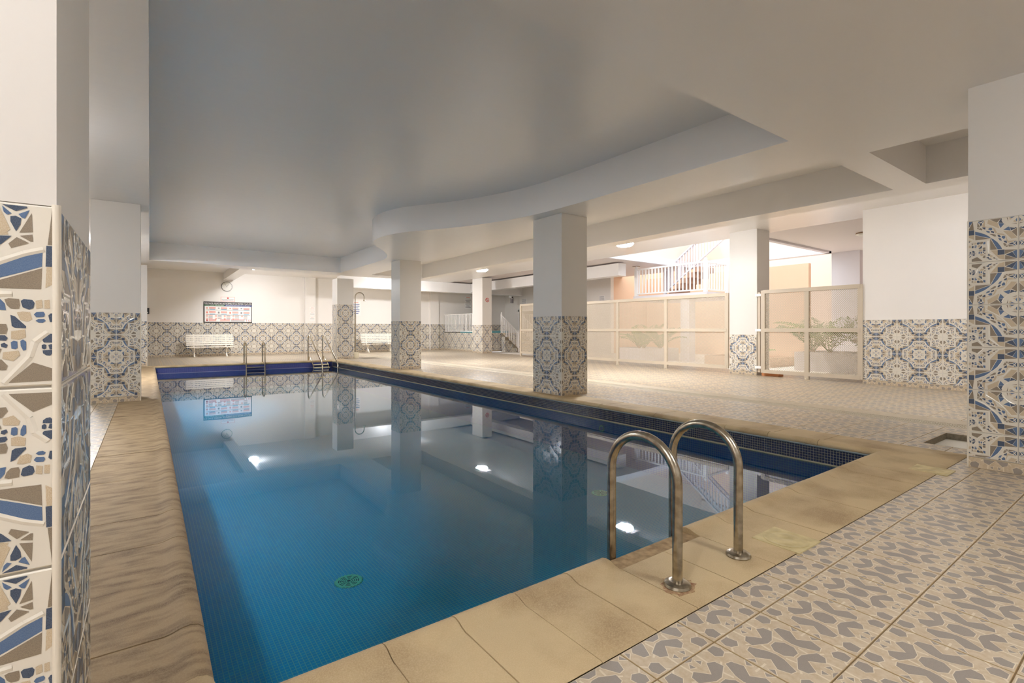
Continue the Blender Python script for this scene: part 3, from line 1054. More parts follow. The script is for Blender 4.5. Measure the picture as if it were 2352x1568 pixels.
wb = wall('wall_back', -2.4, 13.2, YB, YB + .25, 0, ZU + .2)
dado(wb, (-2.2, YB), (0, -1, 0), 15.4, 1.40, .085, pu=.352, pv=.345, px_=0, pz=0, lod=1)
wbf = wall('wall_back_platform', 13.2, 18, YB, YB + .25, 0, ZU + .2)
dado(wbf, (13.2, YB), (0, -1, 0), 4.2, 1.40, .93, pu=.352, pv=.345, px_=0, pz=0, lod=1, skirt=False)
wall('wall_left', -2.45, -2.2, -3.2, YB, 0, ZU + .2)
wall('wall_front', -2.45, 12.1, -3.4, -3.2, 0, ZU + .2)
wr = wall('wall_right', 11.8, 12.1, -3.2, 3.98, 0, ZU + .1)
dado(wr, (11.8, 3.98), (-1, 0, 0), 2.5, 1.30, .085, pu=.346, pv=.335, px_=1, pz=0, u0=.232 - .346 + .0, lod=0)
wall('wall_far_right', 17.4, 17.6, 16.0, YB, 0, ZU + .2)
# pilaster on the back wall
pil = wall('wall_pilaster', 5.9, 6.36, YB - .16, YB, 0, ZU)
dado(pil, (5.9, YB - .16), (0, -1, 0), .46, 1.40, .085, pu=.23, pv=.345, px_=1, pz=0, lod=1)
pil = wall('wall_pilaster_far', 12.35, 12.85, YB - .14, YB, 0, ZU)
dado(pil, (12.35, YB - .14), (0, -1, 0), .5, 1.40, .085, pu=.25, pv=.345, px_=1, pz=0, lod=1)

# ------------------------------------------------------------------ ceiling
b = MB()
OPX0, OPX1, OPY0, OPY1 = 12.6, 17.6, 6.8, 11.8
b.box(-2.4, 12.6, -3.4, YB + .2, ZU, ZU + .25)
b.obj('ceiling', M_CEIL)['kind'] = 'structure'


def catmull(P, n=6):
    o = []
    for i in range(1, len(P) - 2):
        p0, p1, p2, p3 = (Vector(p) for p in P[i - 1:i + 3])
        for k in range(n):
            t = k / n
            o.append(tuple(.5 * ((2 * p1) + (p2 - p0) * t + (2 * p0 - 5 * p1 + 4 * p2 - p3) * t * t + (3 * p1 - p0 - 3 * p2 + p3) * t ** 3)))
    o.append(tuple(P[-2]))
    return o


curve = catmull([(5.32, 4.0), (5.32, 4.6), (5.32, 5.6), (5.26, 6.55), (5.08, 7.33), (4.77, 8.13), (4.40, 8.78), (4.10, 9.3), (3.96, 9.8), (3.94, 10.25), (4.02, 10.75), (4.22, 11.12), (4.5, 11.5), (4.80, 11.95), (5.06, 12.45), (5.22, 13.0), (5.28, 13.6), (5.28, 14.5), (5.28, 15.2)])
rec1 = [(0.0, 2.45), (5.32, 2.45)] + curve + [(5.28, 17.12), (0.03, 17.12)]
rec2 = [(6.37, 2.45), (8.34, 2.45), (8.34, 17.12), (6.37, 17.12)]
rec3 = [(6.37, -1.2), (8.34, -1.2), (8.34, 2.09), (6.37, 2.09)]
outer = [(-2.2, -3.2), (8.74, -3.2), (8.74, 17.92), (-2.2, 17.92)]
loops = [[Vector((x, y, ZC)) for x, y in L] for L in (outer, rec1, rec2, rec3)]
flat = [v for L in loops for v in L]
b = MB()
fs = []
for t in tessellate_polygon(loops):
    a_, b_, c_ = (flat[k] for k in t)
    fs.append(t if (b_ - a_).cross(c_ - a_).z < 0 else t[::-1])
b.add([tuple(v) for v in flat], fs)
for L in (rec1, rec2, rec3, outer[::-1]):
    n = len(L)
    vs_ = [(x, y, ZC) for x, y in L] + [(x, y, ZU) for x, y in L]
    b.add(vs_, [(i, n + i, n + (i + 1) % n, (i + 1) % n) for i in range(n)])
so = b.obj('ceiling_soffit', M_CEIL, smooth=True)
so['kind'] = 'structure'
# lintel and beams
wall('ceiling_beam', 7.0, 17.4, 22.75, 23.15, ZC, ZU, M_CEIL)
wall('ceiling_beam', 13.9, 14.3, 12.4, 22.75, ZC + .05, ZU, M_CEIL)
wall('ceiling_beam', 2.6, 3.0, 17.95, 24.4, ZC + .2, ZU, M_CEIL)
# roof over the platform zone and patio ceiling
b = MB()
ZP = 3.60
b.box(12.6, 18.2, OPY1, YB + .2, ZP, ZP + .2)
b.box(12.6, 18.2, -3.2, OPY0, ZP, ZP + .2)
b.box(OPX1, 18.2, OPY0, OPY1, ZP, ZP + .2)
b.obj('ceiling_patio', mat('patio_ceiling_paint', (226, 218, 216), .6))['kind'] = 'structure'

# ------------------------------------------------------------------ platform and stairs at the back
b = MB()
b.box(13.2, 17.4, 20.7, YB, 0, .93)
pf = tag(b.obj('raised_platform_floor', mat('platform_paint', (214, 208, 196), .5)), 'raised platform', None, None, 'structure')
dado(pf, (13.2, YB), (-1, 0, 0), YB - 20.7, .93, .085, pu=.345, pv=.335, px_=0, pz=1, lod=1)
dado(pf, (13.2, 20.7), (0, -1, 0), 1.3, .93, .085, pu=.325, pv=.335, px_=0, pz=1, lod=1)
st = empty('staircase', (15.2, 20, 0), 'short tiled staircase up to the raised platform, behind the round sign column', 'stairs')
NR = 5
for i in range(NR):
    z1 = .93 / NR * (i + 1); y0 = 19.3 + i * .28
    b = MB(); b.box(14.5, 15.9, y0 + .01, 20.7, z1 - .93 / NR + .001, z1)
    b.obj('step', T_BEIGE, st)
    for kx in range(4):
        me = tile_mesh('wall', kx % 2 == 0, i % 2 == 0, (0, 1, .05, .52), .35, .335, 1)
        put(me, 'riser_tile', st, face_matrix((14.5, y0 + .009, z1 - .186), (0, -1, 0)) @ Matrix.Translation((kx * .35, -.05 * .335 + .002, 0)))
b = MB()
b.prism([(19.3, 0), (20.7, 0), (20.7, .93), (20.58, .93)], 14.44, 14.5)
# side string wall (prism in yz)
b = MB()
pts = [(19.3, 0), (20.69, 0), (20.69, .93), (19.3, .2)]
v = [(14.44, y, z) for y, z in pts] + [(14.499, y, z) for y, z in pts]
b.add(v, [(0, 3, 2, 1), (4, 5, 6, 7), (0, 1, 5, 4), (1, 2, 6, 5), (2, 3, 7, 6), (3, 0, 4, 7)])
b.obj('side_string', T_TAUPE, st)
sm = face_matrix((14.438, 20.69, 0), (-1, 0, 0))
for kx in range(4):
    hh = .2 + .73 * (1 - (kx + 1) / 4)
    for j in range(3):
        zb = j * .335
        if hh - zb > .04:
            put(tile_mesh('wall', kx % 2 == 0, j % 2 == 0, (0, 1, 0, min(1, (hh - zb) / .335)), .345, .335, 1), 'tile', st, sm @ Matrix.Translation((kx * .345, zb, 0)))


def railing(name, p0, p1, h, label, group, n=None, newel=(1, 1), m=M_WMETAL, br=.011, rail=.03, pitch=.11, foot=.08, post=.05):
    """straight or sloping railing from p0 to p1 (deck points); parts: newel_post, top_rail, bottom_rail, baluster"""
    p0, p1 = Vector(p0), Vector(p1)
    e = empty(name, p0, label, 'railing', group)
    L = (Vector((p1.x, p1.y, 0)) - Vector((p0.x, p0.y, 0))).length
    n = n or max(2, int(L / pitch))
    up = Vector((0, 0, 1))
    t = (p1 - p0)
    side = Vector((-t.y, t.x, 0)).normalized()

    def bar(a, c, w_, hgt, nm):
        b_ = MB()
        s_ = side * w_ / 2
        u_ = up * hgt / 2
        b_.add([a - s_ - u_, a + s_ - u_, a + s_ + u_, a - s_ + u_, c - s_ - u_, c + s_ - u_, c + s_ + u_, c - s_ + u_],
               [(0, 1, 2, 3), (7, 6, 5, 4), (0, 4, 5, 1), (1, 5, 6, 2), (2, 6, 7, 3), (3, 7, 4, 0)])
        return b_.obj(nm, m, e)
    bar(p0 + up * h, p1 + up * h, rail * 1.4, rail, 'top_rail')
    bar(p0 + up * foot, p1 + up * foot, rail, rail * .8, 'bottom_rail')
    bb = MB(); bb.box(-br, br, -br, br, 0, h - foot)
    bm_ = bb.mesh('baluster', m)
    for i in range(1, n):
        q = p0 + t * (i / n)
        put(bm_, 'baluster', e, Matrix.Translation((q.x, q.y, q.z + foot)))
    for k, p in enumerate((p0, p1)):
        if newel[k]:
            b_ = MB()
            w_ = post / 2
            b_.box(p.x - w_, p.x + w_, p.y - w_, p.y + w_, p.z, p.z + h + .04)
            b_.lathe([(w_ * 1.25, p.z + h + .04), (w_ * 1.25, p.z + h + .055), (w_ * .5, p.z + h + .06), (w_ * .9, p.z + h + .08), (w_ * 1.0, p.z + h + .10), (w_ * .7, p.z + h + .13), (.004, p.z + h + .14)], p.x, p.y, 12)
            b_.obj('newel_post', m, e)
    return e


RG = 'white railings of the raised platform'
railing('platform_railing', (13.25, 24.45, .93), (13.25, 20.8, .93), .98, 'white railing along the edge of the raised platform left of the sign column', RG, newel=(0, 1), post=.07, br=.017, pitch=.14)
railing('stair_railing', (14.52, 20.75, .93), (14.52, 19.33, .02), .92, 'white sloping railing on the near side of the tiled stairs', RG, newel=(1, 1), post=.07, br=.017, pitch=.14)
railing('stair_railing', (15.86, 20.75, .93), (15.86, 19.33, .02), .92, 'white sloping railing on the far side of the tiled stairs', RG, newel=(1, 0), post=.07, br=.017, pitch=.14)
railing('platform_railing', (15.9, 20.78, .93), (17.35, 20.78, .93), .98, 'white railing on the platform right of the tiled stairs', RG, newel=(1, 0), post=.07)
hot = empty('hot_tub', (14.6, 22.2, .93), 'raised tub with turquoise tiled rim on the platform', 'hot tub')
b = MB(); b.box(13.75, 15.6, 21.6, 23.6, .93, 1.05)
b.obj('tiled_rim', mat('turquoise_tile', (110, 176, 186), .3), hot)
dr_ = empty('doorway', (17.38, 22.3, .93), 'dark doorway on the right wall of the raised platform', 'door')
b = MB(); b.box(17.36, 17.4, 21.2, 23.0, .93, 2.15)
b.obj('dark_opening', M_DARK, dr_)
b = MB(); b.box(17.34, 17.4, 21.1, 21.2, .93, 2.25); b.box(17.34, 17.4, 23.0, 23.1, .93, 2.25); b.box(17.34, 17.4, 21.1, 23.1, 2.15, 2.25)
b.obj('frame', M_WMETAL, dr_)


# vents
def vent(x, y, z, n, w_, h_, label):
    e = empty('wall_vent', (x, y, z), label, 'vent', 'wall vents')
    M = face_matrix((x, y, z), n)
    b = MB(); b.box(-w_ / 2, w_ / 2, -h_ / 2, h_ / 2, 0, .012, 0, M)
    b.obj('frame', M_WMETAL, e)
    for i in range(7):
        z_ = -h_ / 2 + h_ * (i + .6) / 7.6
        b = MB(); b.box(-w_ / 2 + .02, w_ / 2 - .02, z_, z_ + h_ * .05, .012, .02, 0, M)
        b.obj('slat', M_PGREY, e)


vent(17.4, 22.6, 2.66, (-1, 0, 0), .42, .42, 'pale square vent above the dark doorway at the back')
vent(17.4, 16.55, 2.55, (-1, 0, 0), .32, .32, 'square vent on the shaded wall beyond the lattice fence')
# CCTV
cc = empty('security_camera', (16.6, 23.0, 2.7), 'white security camera under the beam at the back', 'security camera')
b = MB(); b.box(16.72, 16.86, 22.9, 23.04, 2.62, 2.92); b.obj('junction_box', M_PGREY, cc)
b = MB(); b.tube([(16.62, 22.7, 2.93), (16.62, 22.95, 2.97)], .07, 14); b.obj('housing', M_WMETAL, cc, smooth=True)
b = MB(); b.tube([(16.62, 22.66, 2.925), (16.62, 22.70, 2.93)], .045, 14); b.obj('lens', M_BLACK, cc, smooth=True)
b = MB(); b.tube([(16.66, 22.9, 2.93), (16.78, 22.97, 2.85)], .02, 8); b.obj('bracket', M_WMETAL, cc, smooth=True)


# ------------------------------------------------------------------ lamps
def lamp(x, y, z, lit, label, group='octagonal ceiling lamps', r=.2, dz=.11, dim=False):
    e = empty('ceiling_lamp', (x, y, z), label, 'ceiling lamp', group)
    b = MB()
    n = 8
    o8 = lambda rr: [(x + rr * math.cos(PI / 8 + k * PI / 4), y + rr * math.sin(PI / 8 + k * PI / 4)) for k in range(n)]
    prof = [(r * .86, z - .0), (r * .9, z - dz * .35)]
    vs_ = []
    for rr, zz in prof:
        vs_ += [(p[0], p[1], zz) for p in o8(rr)]
    b.add(vs_, [(k, n + k, n + (k + 1) % n, (k + 1) % n) for k in range(n)])
    b.obj('base', M_BRASS, e)
    b = MB()
    prof = [(r * .9, z - dz * .35), (r, z - dz * .55), (r * .72, z - dz), (r * .2, z - dz * 1.02)]
    vs_ = []
    for rr, zz in prof:
        vs_ += [(p[0], p[1], zz) for p in o8(rr)]
    b.add(vs_, [(i * n + k, (i + 1) * n + k, (i + 1) * n + (k + 1) % n, i * n + (k + 1) % n) for i in range(3) for k in range(n)] + [tuple(range(3 * n + n - 1, 3 * n - 1, -1))])
    b.obj('diffuser', (M_LAMPDIM if dim else M_LAMPON) if lit else M_LAMPOFF, e)
    return e


lamp(8.98, 14.0, 3.16, True, 'lit octagonal lamp above the no smoking sign column', r=.22)
lamp(8.98, 7.83, 3.16, True, 'lit octagonal lamp in front of the lattice fence, nearer of the two lit lamps', r=.22)
for y_ in (7.83, 14.0):
    b = MB(); b.box(8.74, 9.22, y_ - .24, y_ + .24, 3.16, ZU)
    tag(b.obj('ceiling_lamp_block', M_CEIL), None, None, None, 'structure')
lamp(3.28, 21.4, ZU, True, 'lit octagonal lamp over the far deck, seen mirrored in the pool')
lamp(8.98, 1.6, ZU, True, 'unseen octagonal lamp added behind the right tiled pier for brightness', dim=True)  # continues the lamp row out of sight, added to brighten the room
lamp(2.6, -1.2, ZC, True, 'unseen octagonal lamp added behind the camera as fill light', dim=True)  # added fill lamp, out of view behind the camera
lamp(-1.3, .1, ZC, True, 'added octagonal lamp out of view behind the near left column', dim=True)  # unseen lamp added to light the front of the near left column
lamp(-1.3, 13.8, ZC, True, 'unseen octagonal lamp added behind the left columns to brighten the back left')  # added out of view for brightness at the back left
lamp(-1.3, 6.2, ZC, True, 'octagonal lamp added over the left side of the deck, outside the view, to light the pool', dim=True)  # unseen, put in to light the pool and the left coping
lamp(9.6, 21.0, ZU, True, 'added octagonal lamp, unseen behind the second column')  # extra lamp kept out of sight, added to raise the room brightness
lamp(14.4, 18.0, ZU, False, 'unlit brown rimmed octagonal lamp near the back stairs', r=.2)
lamp(14.9, 5.0, ZP, False, 'unlit white lamp on the patio ceiling beyond the gate', r=.2, dz=.07)
lamp(15.6, 13.0, ZP, False, 'unlit slim lamp on the patio ceiling beyond the fence', r=.18, dz=.05)


# ------------------------------------------------------------------ lattice fence and gate
def lattice_mesh(w_, h_, pitch=.038, sw=.0048, t=.004):
    b = MB()
    # strips at +-45 deg clipped to the w x h rectangle; local y = along, z = up, x = thickness
    for sgn, xo in ((1, 0.0), (-1, .0045)):
        c = -h_
        while c < w_:
            # line y - sgn-dependent
            if sgn == 1:
                y0, y1 = max(c, 0), min(c + h_, w_)
                z0, z1 = y0 - c, y1 - c
            else:
                y0, y1 = max(c, 0), min(c + h_, w_)
                z0, z1 = h_ - (y0 - c), h_ - (y1 - c)
            if y1 - y0 > .01:
                d = Vector((0, y1 - y0, z1 - z0)).normalized(); nn = Vector((0, -d.z, d.y)) * sw
                a_, e_ = Vector((xo, y0, z0)), Vector((xo, y1, z1)); X = Vector((t, 0, 0))
                b.add([a_ - nn, a_ + nn, a_ + nn + X, a_ - nn + X, e_ - nn, e_ + nn, e_ + nn + X, e_ - nn + X], [(0, 4, 5, 1), (1, 5, 6, 2), (2, 6, 7, 3), (3, 7, 4, 0)])
            c += pitch
    return b


def fence(name, X, ys, label, cat, foot_posts, ztop=2.03, zbot=.12, zmid=1.09, bar=.085, end_posts=True):
    e = empty(name, (X, (ys[0] + ys[-1]) / 2, 0), label, cat)
    for i, y in enumerate(ys):
        b = MB(); z0 = .0 if y in foot_posts else zbot
        b.box(X - .025, X + .025, y - bar * .55, y + bar * .55, z0, ztop)
        b.obj('post', M_LATT, e)
        if y in foot_posts:
            b = MB(); b.lathe([(.04, .0), (.04, .02), (.028, .03)], X, y, 12); b.obj('foot', M_LATT, e)
    for z in (ztop - .035, zmid, zbot + .035):
        b = MB(); b.box(X - .03, X + .02, min(ys), max(ys), z - .042, z + .042)
        b.obj('rail', M_LATT, e)
    s_ = sorted(ys)
    for a_, c_ in zip(s_, s_[1:]):
        for z0, z1 in ((zbot + .07, zmid - .035), (zmid + .035, ztop - .07)):
            lm = lattice_mesh(c_ - a_ - bar, z1 - z0)
            lm.v = [(v[0] + X - .002, v[1] + a_ + bar / 2, v[2] + z0) for v in lm.v]
            o = lm.obj('lattice', M_LATT, e)
            o['kind'] = 'stuff'
    return e


FY = [6.97, 8.81, 10.6, 12.4]
fence('lattice_fence', 11.85, FY, 'cream lattice fence panels between the middle column and the gate pier', 'fence', FY[1:])
fence('lattice_screen', 12.6, [13.6, 15.0, 16.6], 'cream lattice screen left of the middle column, near the back stairs', 'fence', [13.6, 16.6], ztop=2.16)
gt = fence('lattice_gate', 11.80, [6.02, 5.05, 4.02], 'cream lattice double gate between the pier and the right tiled wall', 'gate', [5.05], ztop=2.03, zbot=.08)
for z in (1.93, 1.09, .2):
    b = MB(); b.box(11.80, 11.84, 6.02, 6.22, z - .03, z + .03); b.obj('hinge', M_WMETAL, gt)
b = MB(); b.box(11.845, 11.88, 6.12, 6.18, .08, 2.0); b.obj('hinge_post', M_LATT, gt)
b = MB(); b.box(11.88, 12.1, 5.7, 6.1, .001, .075)
tag(b.obj('brick_block', M_TERRA), 'orange terracotta block under the hinge side of the gate', 'block')


# ------------------------------------------------------------------ courtyard outside
wall('ground_courtyard', 21, 30, -3.2, 20, -.12, Z0, M_OWHITE)
b = MB(); b.box(12.5, 21, -3.2, 20.6, Z0, -.001)
tag(b.obj('ground_patio', mat('pale_paving', (238, 232, 224), .6)), None, None, None, 'structure')
wall('wall_outside_peach', 17.6, 24, 16.0, 16.2, 0, 9, M_PEACH)
wall('wall_outside_far', 20.0, 20.2, 8.5, 16.0, 0, 3.6, M_PEACH)
wall('wall_outside_back', 24.0, 24.2, -4, 16.2, 0, 9, M_CREAM)
wall('wall_outside_side', 12.1, 24, -3.4, -3.2, 0, 9, M_CREAM)
wall('wall_well_end', 12.6, 18.2, OPY1, OPY1 + .2, ZP + .2, 8.5, M_CREAM)
wall('wall_well_right', 12.6, 18.2, OPY0 - .2, OPY0, ZP + .2, 6.5, M_OWHITE)
wall('wall_well_far', 18.2, 18.4, 6.6, 12.0, 5.4, 8.5, M_CREAM)
wall('wall_outside_column', 18.0, 18.6, 6.15, 6.95, 0, ZP, M_OWHITE)
wall('trim_well_end', 12.6, 17.6, OPY1 - .12, OPY1, ZP - .06, ZP + .05, M_OWHITE)
wall('trim_well_far', OPX1 - .15, OPX1, OPY0, OPY1, ZP - .06, ZP + .05, M_OWHITE)
wall('trim_well_right', 12.6, 17.6, OPY0, OPY0 + .15, ZP - .06, ZP + .05, M_OWHITE)
wall('wall_roof_outside', 18.4, 24.2, -3.4, 8.2, 5.6, 5.8, M_CREAM)

# balcony
bal = empty('balcony', (15.7, 11, 2.3), 'white balcony slab in the courtyard carrying a white railing', 'balcony')
b = MB(); b.box(14.95, 17.2, 9.5, 12.6, 2.18, 2.37); b.obj('slab', M_OWHITE, bal)
b = MB(); b.box(15.0, 15.35, 10.2, 10.55, 0, 2.18); b.obj('support', M_OWHITE, bal)
BG = 'white railings of the courtyard balcony and stairs'
railing('balcony_railing', (15, 12.49, 2.37), (15, 9.58, 2.37), 1.0, 'long front railing of the white courtyard balcony', BG, n=20, newel=(1, 1), post=.11, rail=.055, br=.018)
railing('balcony_railing', (15.05, 9.58, 2.37), (16.3, 9.58, 2.37), 1.0, 'short end railing of the white courtyard balcony next to the pier', BG, n=8, newel=(0, 1), post=.11, rail=.055, br=.018)
stp = empty('outdoor_staircase', (17, 11, 2.37), 'brown outdoor steps climbing behind the balcony railing', 'stairs')
for i in range(6):
    b = MB(); y1 = 12.4 - i * .27; z1 = 2.5 + i * .19
    b.box(16.5, 17.5, y1 - .27, y1, z1 - .19, z1); b.obj('step', M_BROWN, stp)
railing('outdoor_stair_railing', (16.5, 12.3, 2.5), (16.5, 9.2, 4.7), .9, 'near sloping railing of the outdoor stairs', BG, n=26, newel=(1, 0), m=M_OWHITE, post=.1, rail=.07, br=.02)
railing('outdoor_stair_railing', (17.5, 12.6, 2.9), (17.5, 9.2, 5.3), .9, 'far sloping railing of the outdoor stairs', BG, n=26, newel=(0, 0), m=M_OWHITE, rail=.07, br=.02)


# planters and palms
def planter(x0, x1, y0, y1, z, label, m=M_OWHITE):
    e = empty('planter', ((x0 + x1) / 2, (y0 + y1) / 2, 0), label, 'planter', 'courtyard planters')
    b = MB()
    t = .1
    b.box(x0, x1, y0, y0 + t, 0, z); b.box(x0, x1, y1 - t, y1, 0, z); b.box(x0, x0 + t, y0 + t, y1 - t, 0, z); b.box(x1 - t, x1, y0 + t, y1 - t, 0, z)
    b.obj('rim_wall', m, e)
    b = MB(); b.box(x0 + t, x1 - t, y0 + t, y1 - t, .0, z - .06); b.obj('soil', M_BROWN, e)


planter(14.0, 15.4, 10.9, 12.6, .45, 'low white planter behind the left lattice fence panels')
planter(14.2, 15.6, 4.5, 6.4, .5, 'low white planter behind the lattice gate')
planter(14.0, 14.5, 3.9, 4.35, .5, 'small peach planter behind the right leaf of the lattice gate', M_PEACH)
planter(14.5, 16.2, 7.2, 9.3, .28, 'low peach planter behind the right lattice fence panel', M_PEACH)


def palm(x, y, z, h, n, label, m):
    e = empty('palm_plant', (x, y, z), label, 'plant', 'courtyard plants')
    for k in range(n):
        a = 2 * PI * k / n + random.uniform(-.2, .2)
        L = h * random.uniform(.8, 1.15)
        b = MB()
        path = []
        lean = random.uniform(.45, .95)
        for i in range(9):
            t = i / 8
            r_ = L * lean * t
            zz = L * (1.15 * t - .75 * t * t * lean)
            path.append(Vector((x + r_ * math.cos(a), y + r_ * math.sin(a), z + zz)))
        b.tube(path, .01, 5, r2=.003)
        for i in range(1, 9):
            for s2 in (0, .5):
                if i == 8 and s2:
                    continue
                q = path[i].lerp(path[min(i + 1, 8)], s2)
                sd = Vector((-math.sin(a), math.cos(a), 0))
                fw = (path[i] - path[i - 1]).normalized()
                ll = L * .28 * math.sin(PI * min(.95, (i + s2) / 9)) + .04
                for sg in (1, -1):
                    tip = q + sd * sg * ll * .8 + fw * ll * .55 + Vector((0, 0, -.25 * ll))
                    mid = (q + tip) / 2 + Vector((0, 0, .03))
                    b.add([q, mid + fw * .018, tip, mid - fw * .018], [(0, 1, 2, 3)])
        b.obj('frond', m, e)
    b = MB(); b.tube([(x, y, z - .1), (x, y, z + .12)], .05, 8); b.obj('stem', M_BROWN, e)


palm(14.7, 11.9, .4, 1.2, 9, 'arching palm behind the leftmost visible fence panel', M_LEAF)
palm(14.6, 11.1, .4, 1.0, 8, 'small palm behind the middle fence panel', M_LEAF2)
palm(14.9, 5.8, .45, 1.5, 11, 'tall green palm behind the left leaf of the gate', M_LEAF)
palm(14.9, 4.9, .45, 1.1, 10, 'green palm behind the right leaf of the gate', M_LEAF)
palm(15.1, 6.3, .45, 1.2, 9, 'leaning green palm closest to the gate pier, behind the gate', M_LEAF2)
palm(14.8, 4.75, .45, .7, 9, 'short bushy palm low behind the right leaf of the gate', M_LEAF2)
palm(14.8, 12.2, .4, .8, 8, 'short palm at the far end of the left planter', M_LEAF2)
palm(15.2, 7.9, .22, .5, 7, 'low green plant behind the right fence panel', M_LEAF)


# ------------------------------------------------------------------ benches
def bench(x0, Y, label):
    L = 1.68
    e = empty('bench', (x0 + L / 2, Y, 0), label, 'bench', 'white slatted benches')
    # seat slats then back slats (y decreasing towards the pool)
    for k in range(4):
        b = MB(); b.box(x0, x0 + L, Y - .42 + k * .1, Y - .42 + k * .1 + .075, .39 + k * -.006, .415 - k * .006)
        b.obj('seat_slat', M_BENCH, e)
    for k in range(6):
        z0 = .455 + k * .078
        yo = Y - .03 + k * .022
        b = MB(); b.box(x0, x0 + L, yo, yo + .022, z0, z0 + .058)
        b.obj('back_slat', M_BENCH, e)
    for xc in (x0 + .27, x0 + L - .27):
        b = MB()
        pts = [(-.42, .385), (-.02, .36), (.0, .45), (.10, .92), (.135, .92), (.04, .42), (.02, .33), (-.08, .24), (-.09, .1), (.04, .0), (-.08, .0), (-.15, .06), (-.22, .0), (-.40, .0), (-.40, .02), (-.25, .08), (-.2, .2), (-.25, .3), (-.42, .36)]
        n_ = len(pts)
        v = [Vector((xc - .02, Y + p[0], p[1])) for p in pts]
        tr_ = tessellate_polygon([v])
        vs2 = [tuple(p) for p in v] + [(p.x + .04, p.y, p.z) for p in v]
        fs_ = [(i, (i + 1) % n_, n_ + (i + 1) % n_, n_ + i) for i in range(n_)] + [tuple(t) for t in tr_] + [tuple(i + n_ for i in t) for t in tr_]
        b.add(vs2, fs_)
        b.obj('leg', M_BENCH, e)
    return e


bench(1.24, 24.02, 'white slatted bench under the framed rules board')
bench(8.42, 24.02, 'white slatted bench behind the shower, partly hidden by a column')

# ------------------------------------------------------------------ things on the back wall
YW = YB - .002


def wbox(b, x0, x1, z0, z1, d0, d1, mi=0):
    b.box(x0, x1, YB - d1, YB - d0, z0, z1, mi)


def text(s_, size, x, z, d, m, parent, name='lettering', width=None, y=None, align='CENTER'):
    cu = bpy.data.curves.new(name, 'FONT')
    cu.body = s_
    cu.size = size
    cu.align_x = align
    cu.align_y = 'CENTER'
    cu.extrude = .0006
    cu.resolution_u = 2
    cu.materials.append(m)
    o = bpy.data.objects.new(name, cu)
    COL.objects.link(o)
    o.parent = parent
    o.matrix_parent_inverse = Matrix.Translation(-Vector(parent.location))
    o.location = (x, (YB if y is None else y) - d, z)
    o.rotation_euler = (PI / 2, 0, 0)
    if width:
        bpy.context.view_layer.update()
        o.scale = (width / max(o.dimensions.x, 1e-3), 1, 1)
    bpy.context.view_layer.update()
    me = bpy.data.meshes.new_from_object(o.evaluated_get(bpy.context.evaluated_depsgraph_get()))
    r = bpy.data.objects.new(name, me)
    COL.objects.link(r)
    r.parent = parent
    r.matrix_parent_inverse = o.matrix_parent_inverse.copy()
    r.location, r.rotation_euler, r.scale = o.location, o.rotation_euler, o.scale
    bpy.data.objects.remove(o)
    return r


def bx(px, Y=YB):     # world x on the back wall for a picture column
    s_ = (px - 1176) / 1143
    dx = FD[0] + RD[0] * s_; dy = FD[1] + RD[1] * s_
    return dx * Y / dy


def bz(px, py, Y=YB):
    s_ = (px - 1176) / 1143
    dy = FD[1] + RD[1] * s_
    return 1.1 + (757 - py) / 1143 * Y / dy


# clock
ck = empty('wall_clock', (bx(521), YB - .02, bz(521, 658)), 'round pale clock with dark rim above the rules board', 'clock')
cxk, czk = bx(521), bz(521, 658)
R_ = (bx(534) - bx(508)) / 2 * .98


def disc(name, m, r0, r1, d, parent, n=40, cx=cxk, cz=czk, y=YB):
    b = MB()
    vs_ = []
    for k in range(n):
        a = 2 * PI * k / n
        vs_.append((cx + r1 * math.cos(a), y - d, cz + r1 * math.sin(a)))
    if r0 > 0:
        for k in range(n):
            a = 2 * PI * k / n
            vs_.append((cx + r0 * math.cos(a), y - d, cz + r0 * math.sin(a)))
        for k in range(n):
            a = 2 * PI * k / n
            vs_.append((cx + r1 * math.cos(a), y - .001, cz + r1 * math.sin(a)))
        fs_ = [(k, (k + 1) % n, n + (k + 1) % n, n + k) for k in range(n)] + [(2 * n + k, 2 * n + (k + 1) % n, (k + 1) % n, k) for k in range(n)]
    else:
        fs_ = [tuple(range(n))]
    b.add(vs_, fs_)
    return b.obj(name, m, parent)


disc('rim', mat('clock_rim', (96, 92, 80), .3), R_ * .91, R_, .035, ck)
disc('face', M_PALE, 0, R_ * .92, .02, ck)


def hand(a, L, w_, d, nm='hand', r0=-.03):
    b = MB()
    dx, dz = math.sin(a), math.cos(a)
    nx, nz = dz * w_, -dx * w_
    p0 = (cxk + dx * r0, czk + dz * r0); p1 = (cxk + dx * L, czk + dz * L)
    b.add([(p0[0] - nx, YB - d, p0[1] - nz), (p0[0] + nx, YB - d, p0[1] + nz), (p1[0] + nx, YB - d, p1[1] + nz), (p1[0] - nx, YB - d, p1[1] - nz)], [(0, 1, 2, 3)])
    b.obj(nm, M_PGREY if nm == 'hour_mark' else M_BLACK, ck)


hand(math.radians(35), R_ * .5, .006, .024)
hand(math.radians(-37), R_ * .78, .004, .025)
for k in range(12):
    hand(k * PI / 6, R_ * .86, .004, .022, 'hour_mark', R_ * .78)

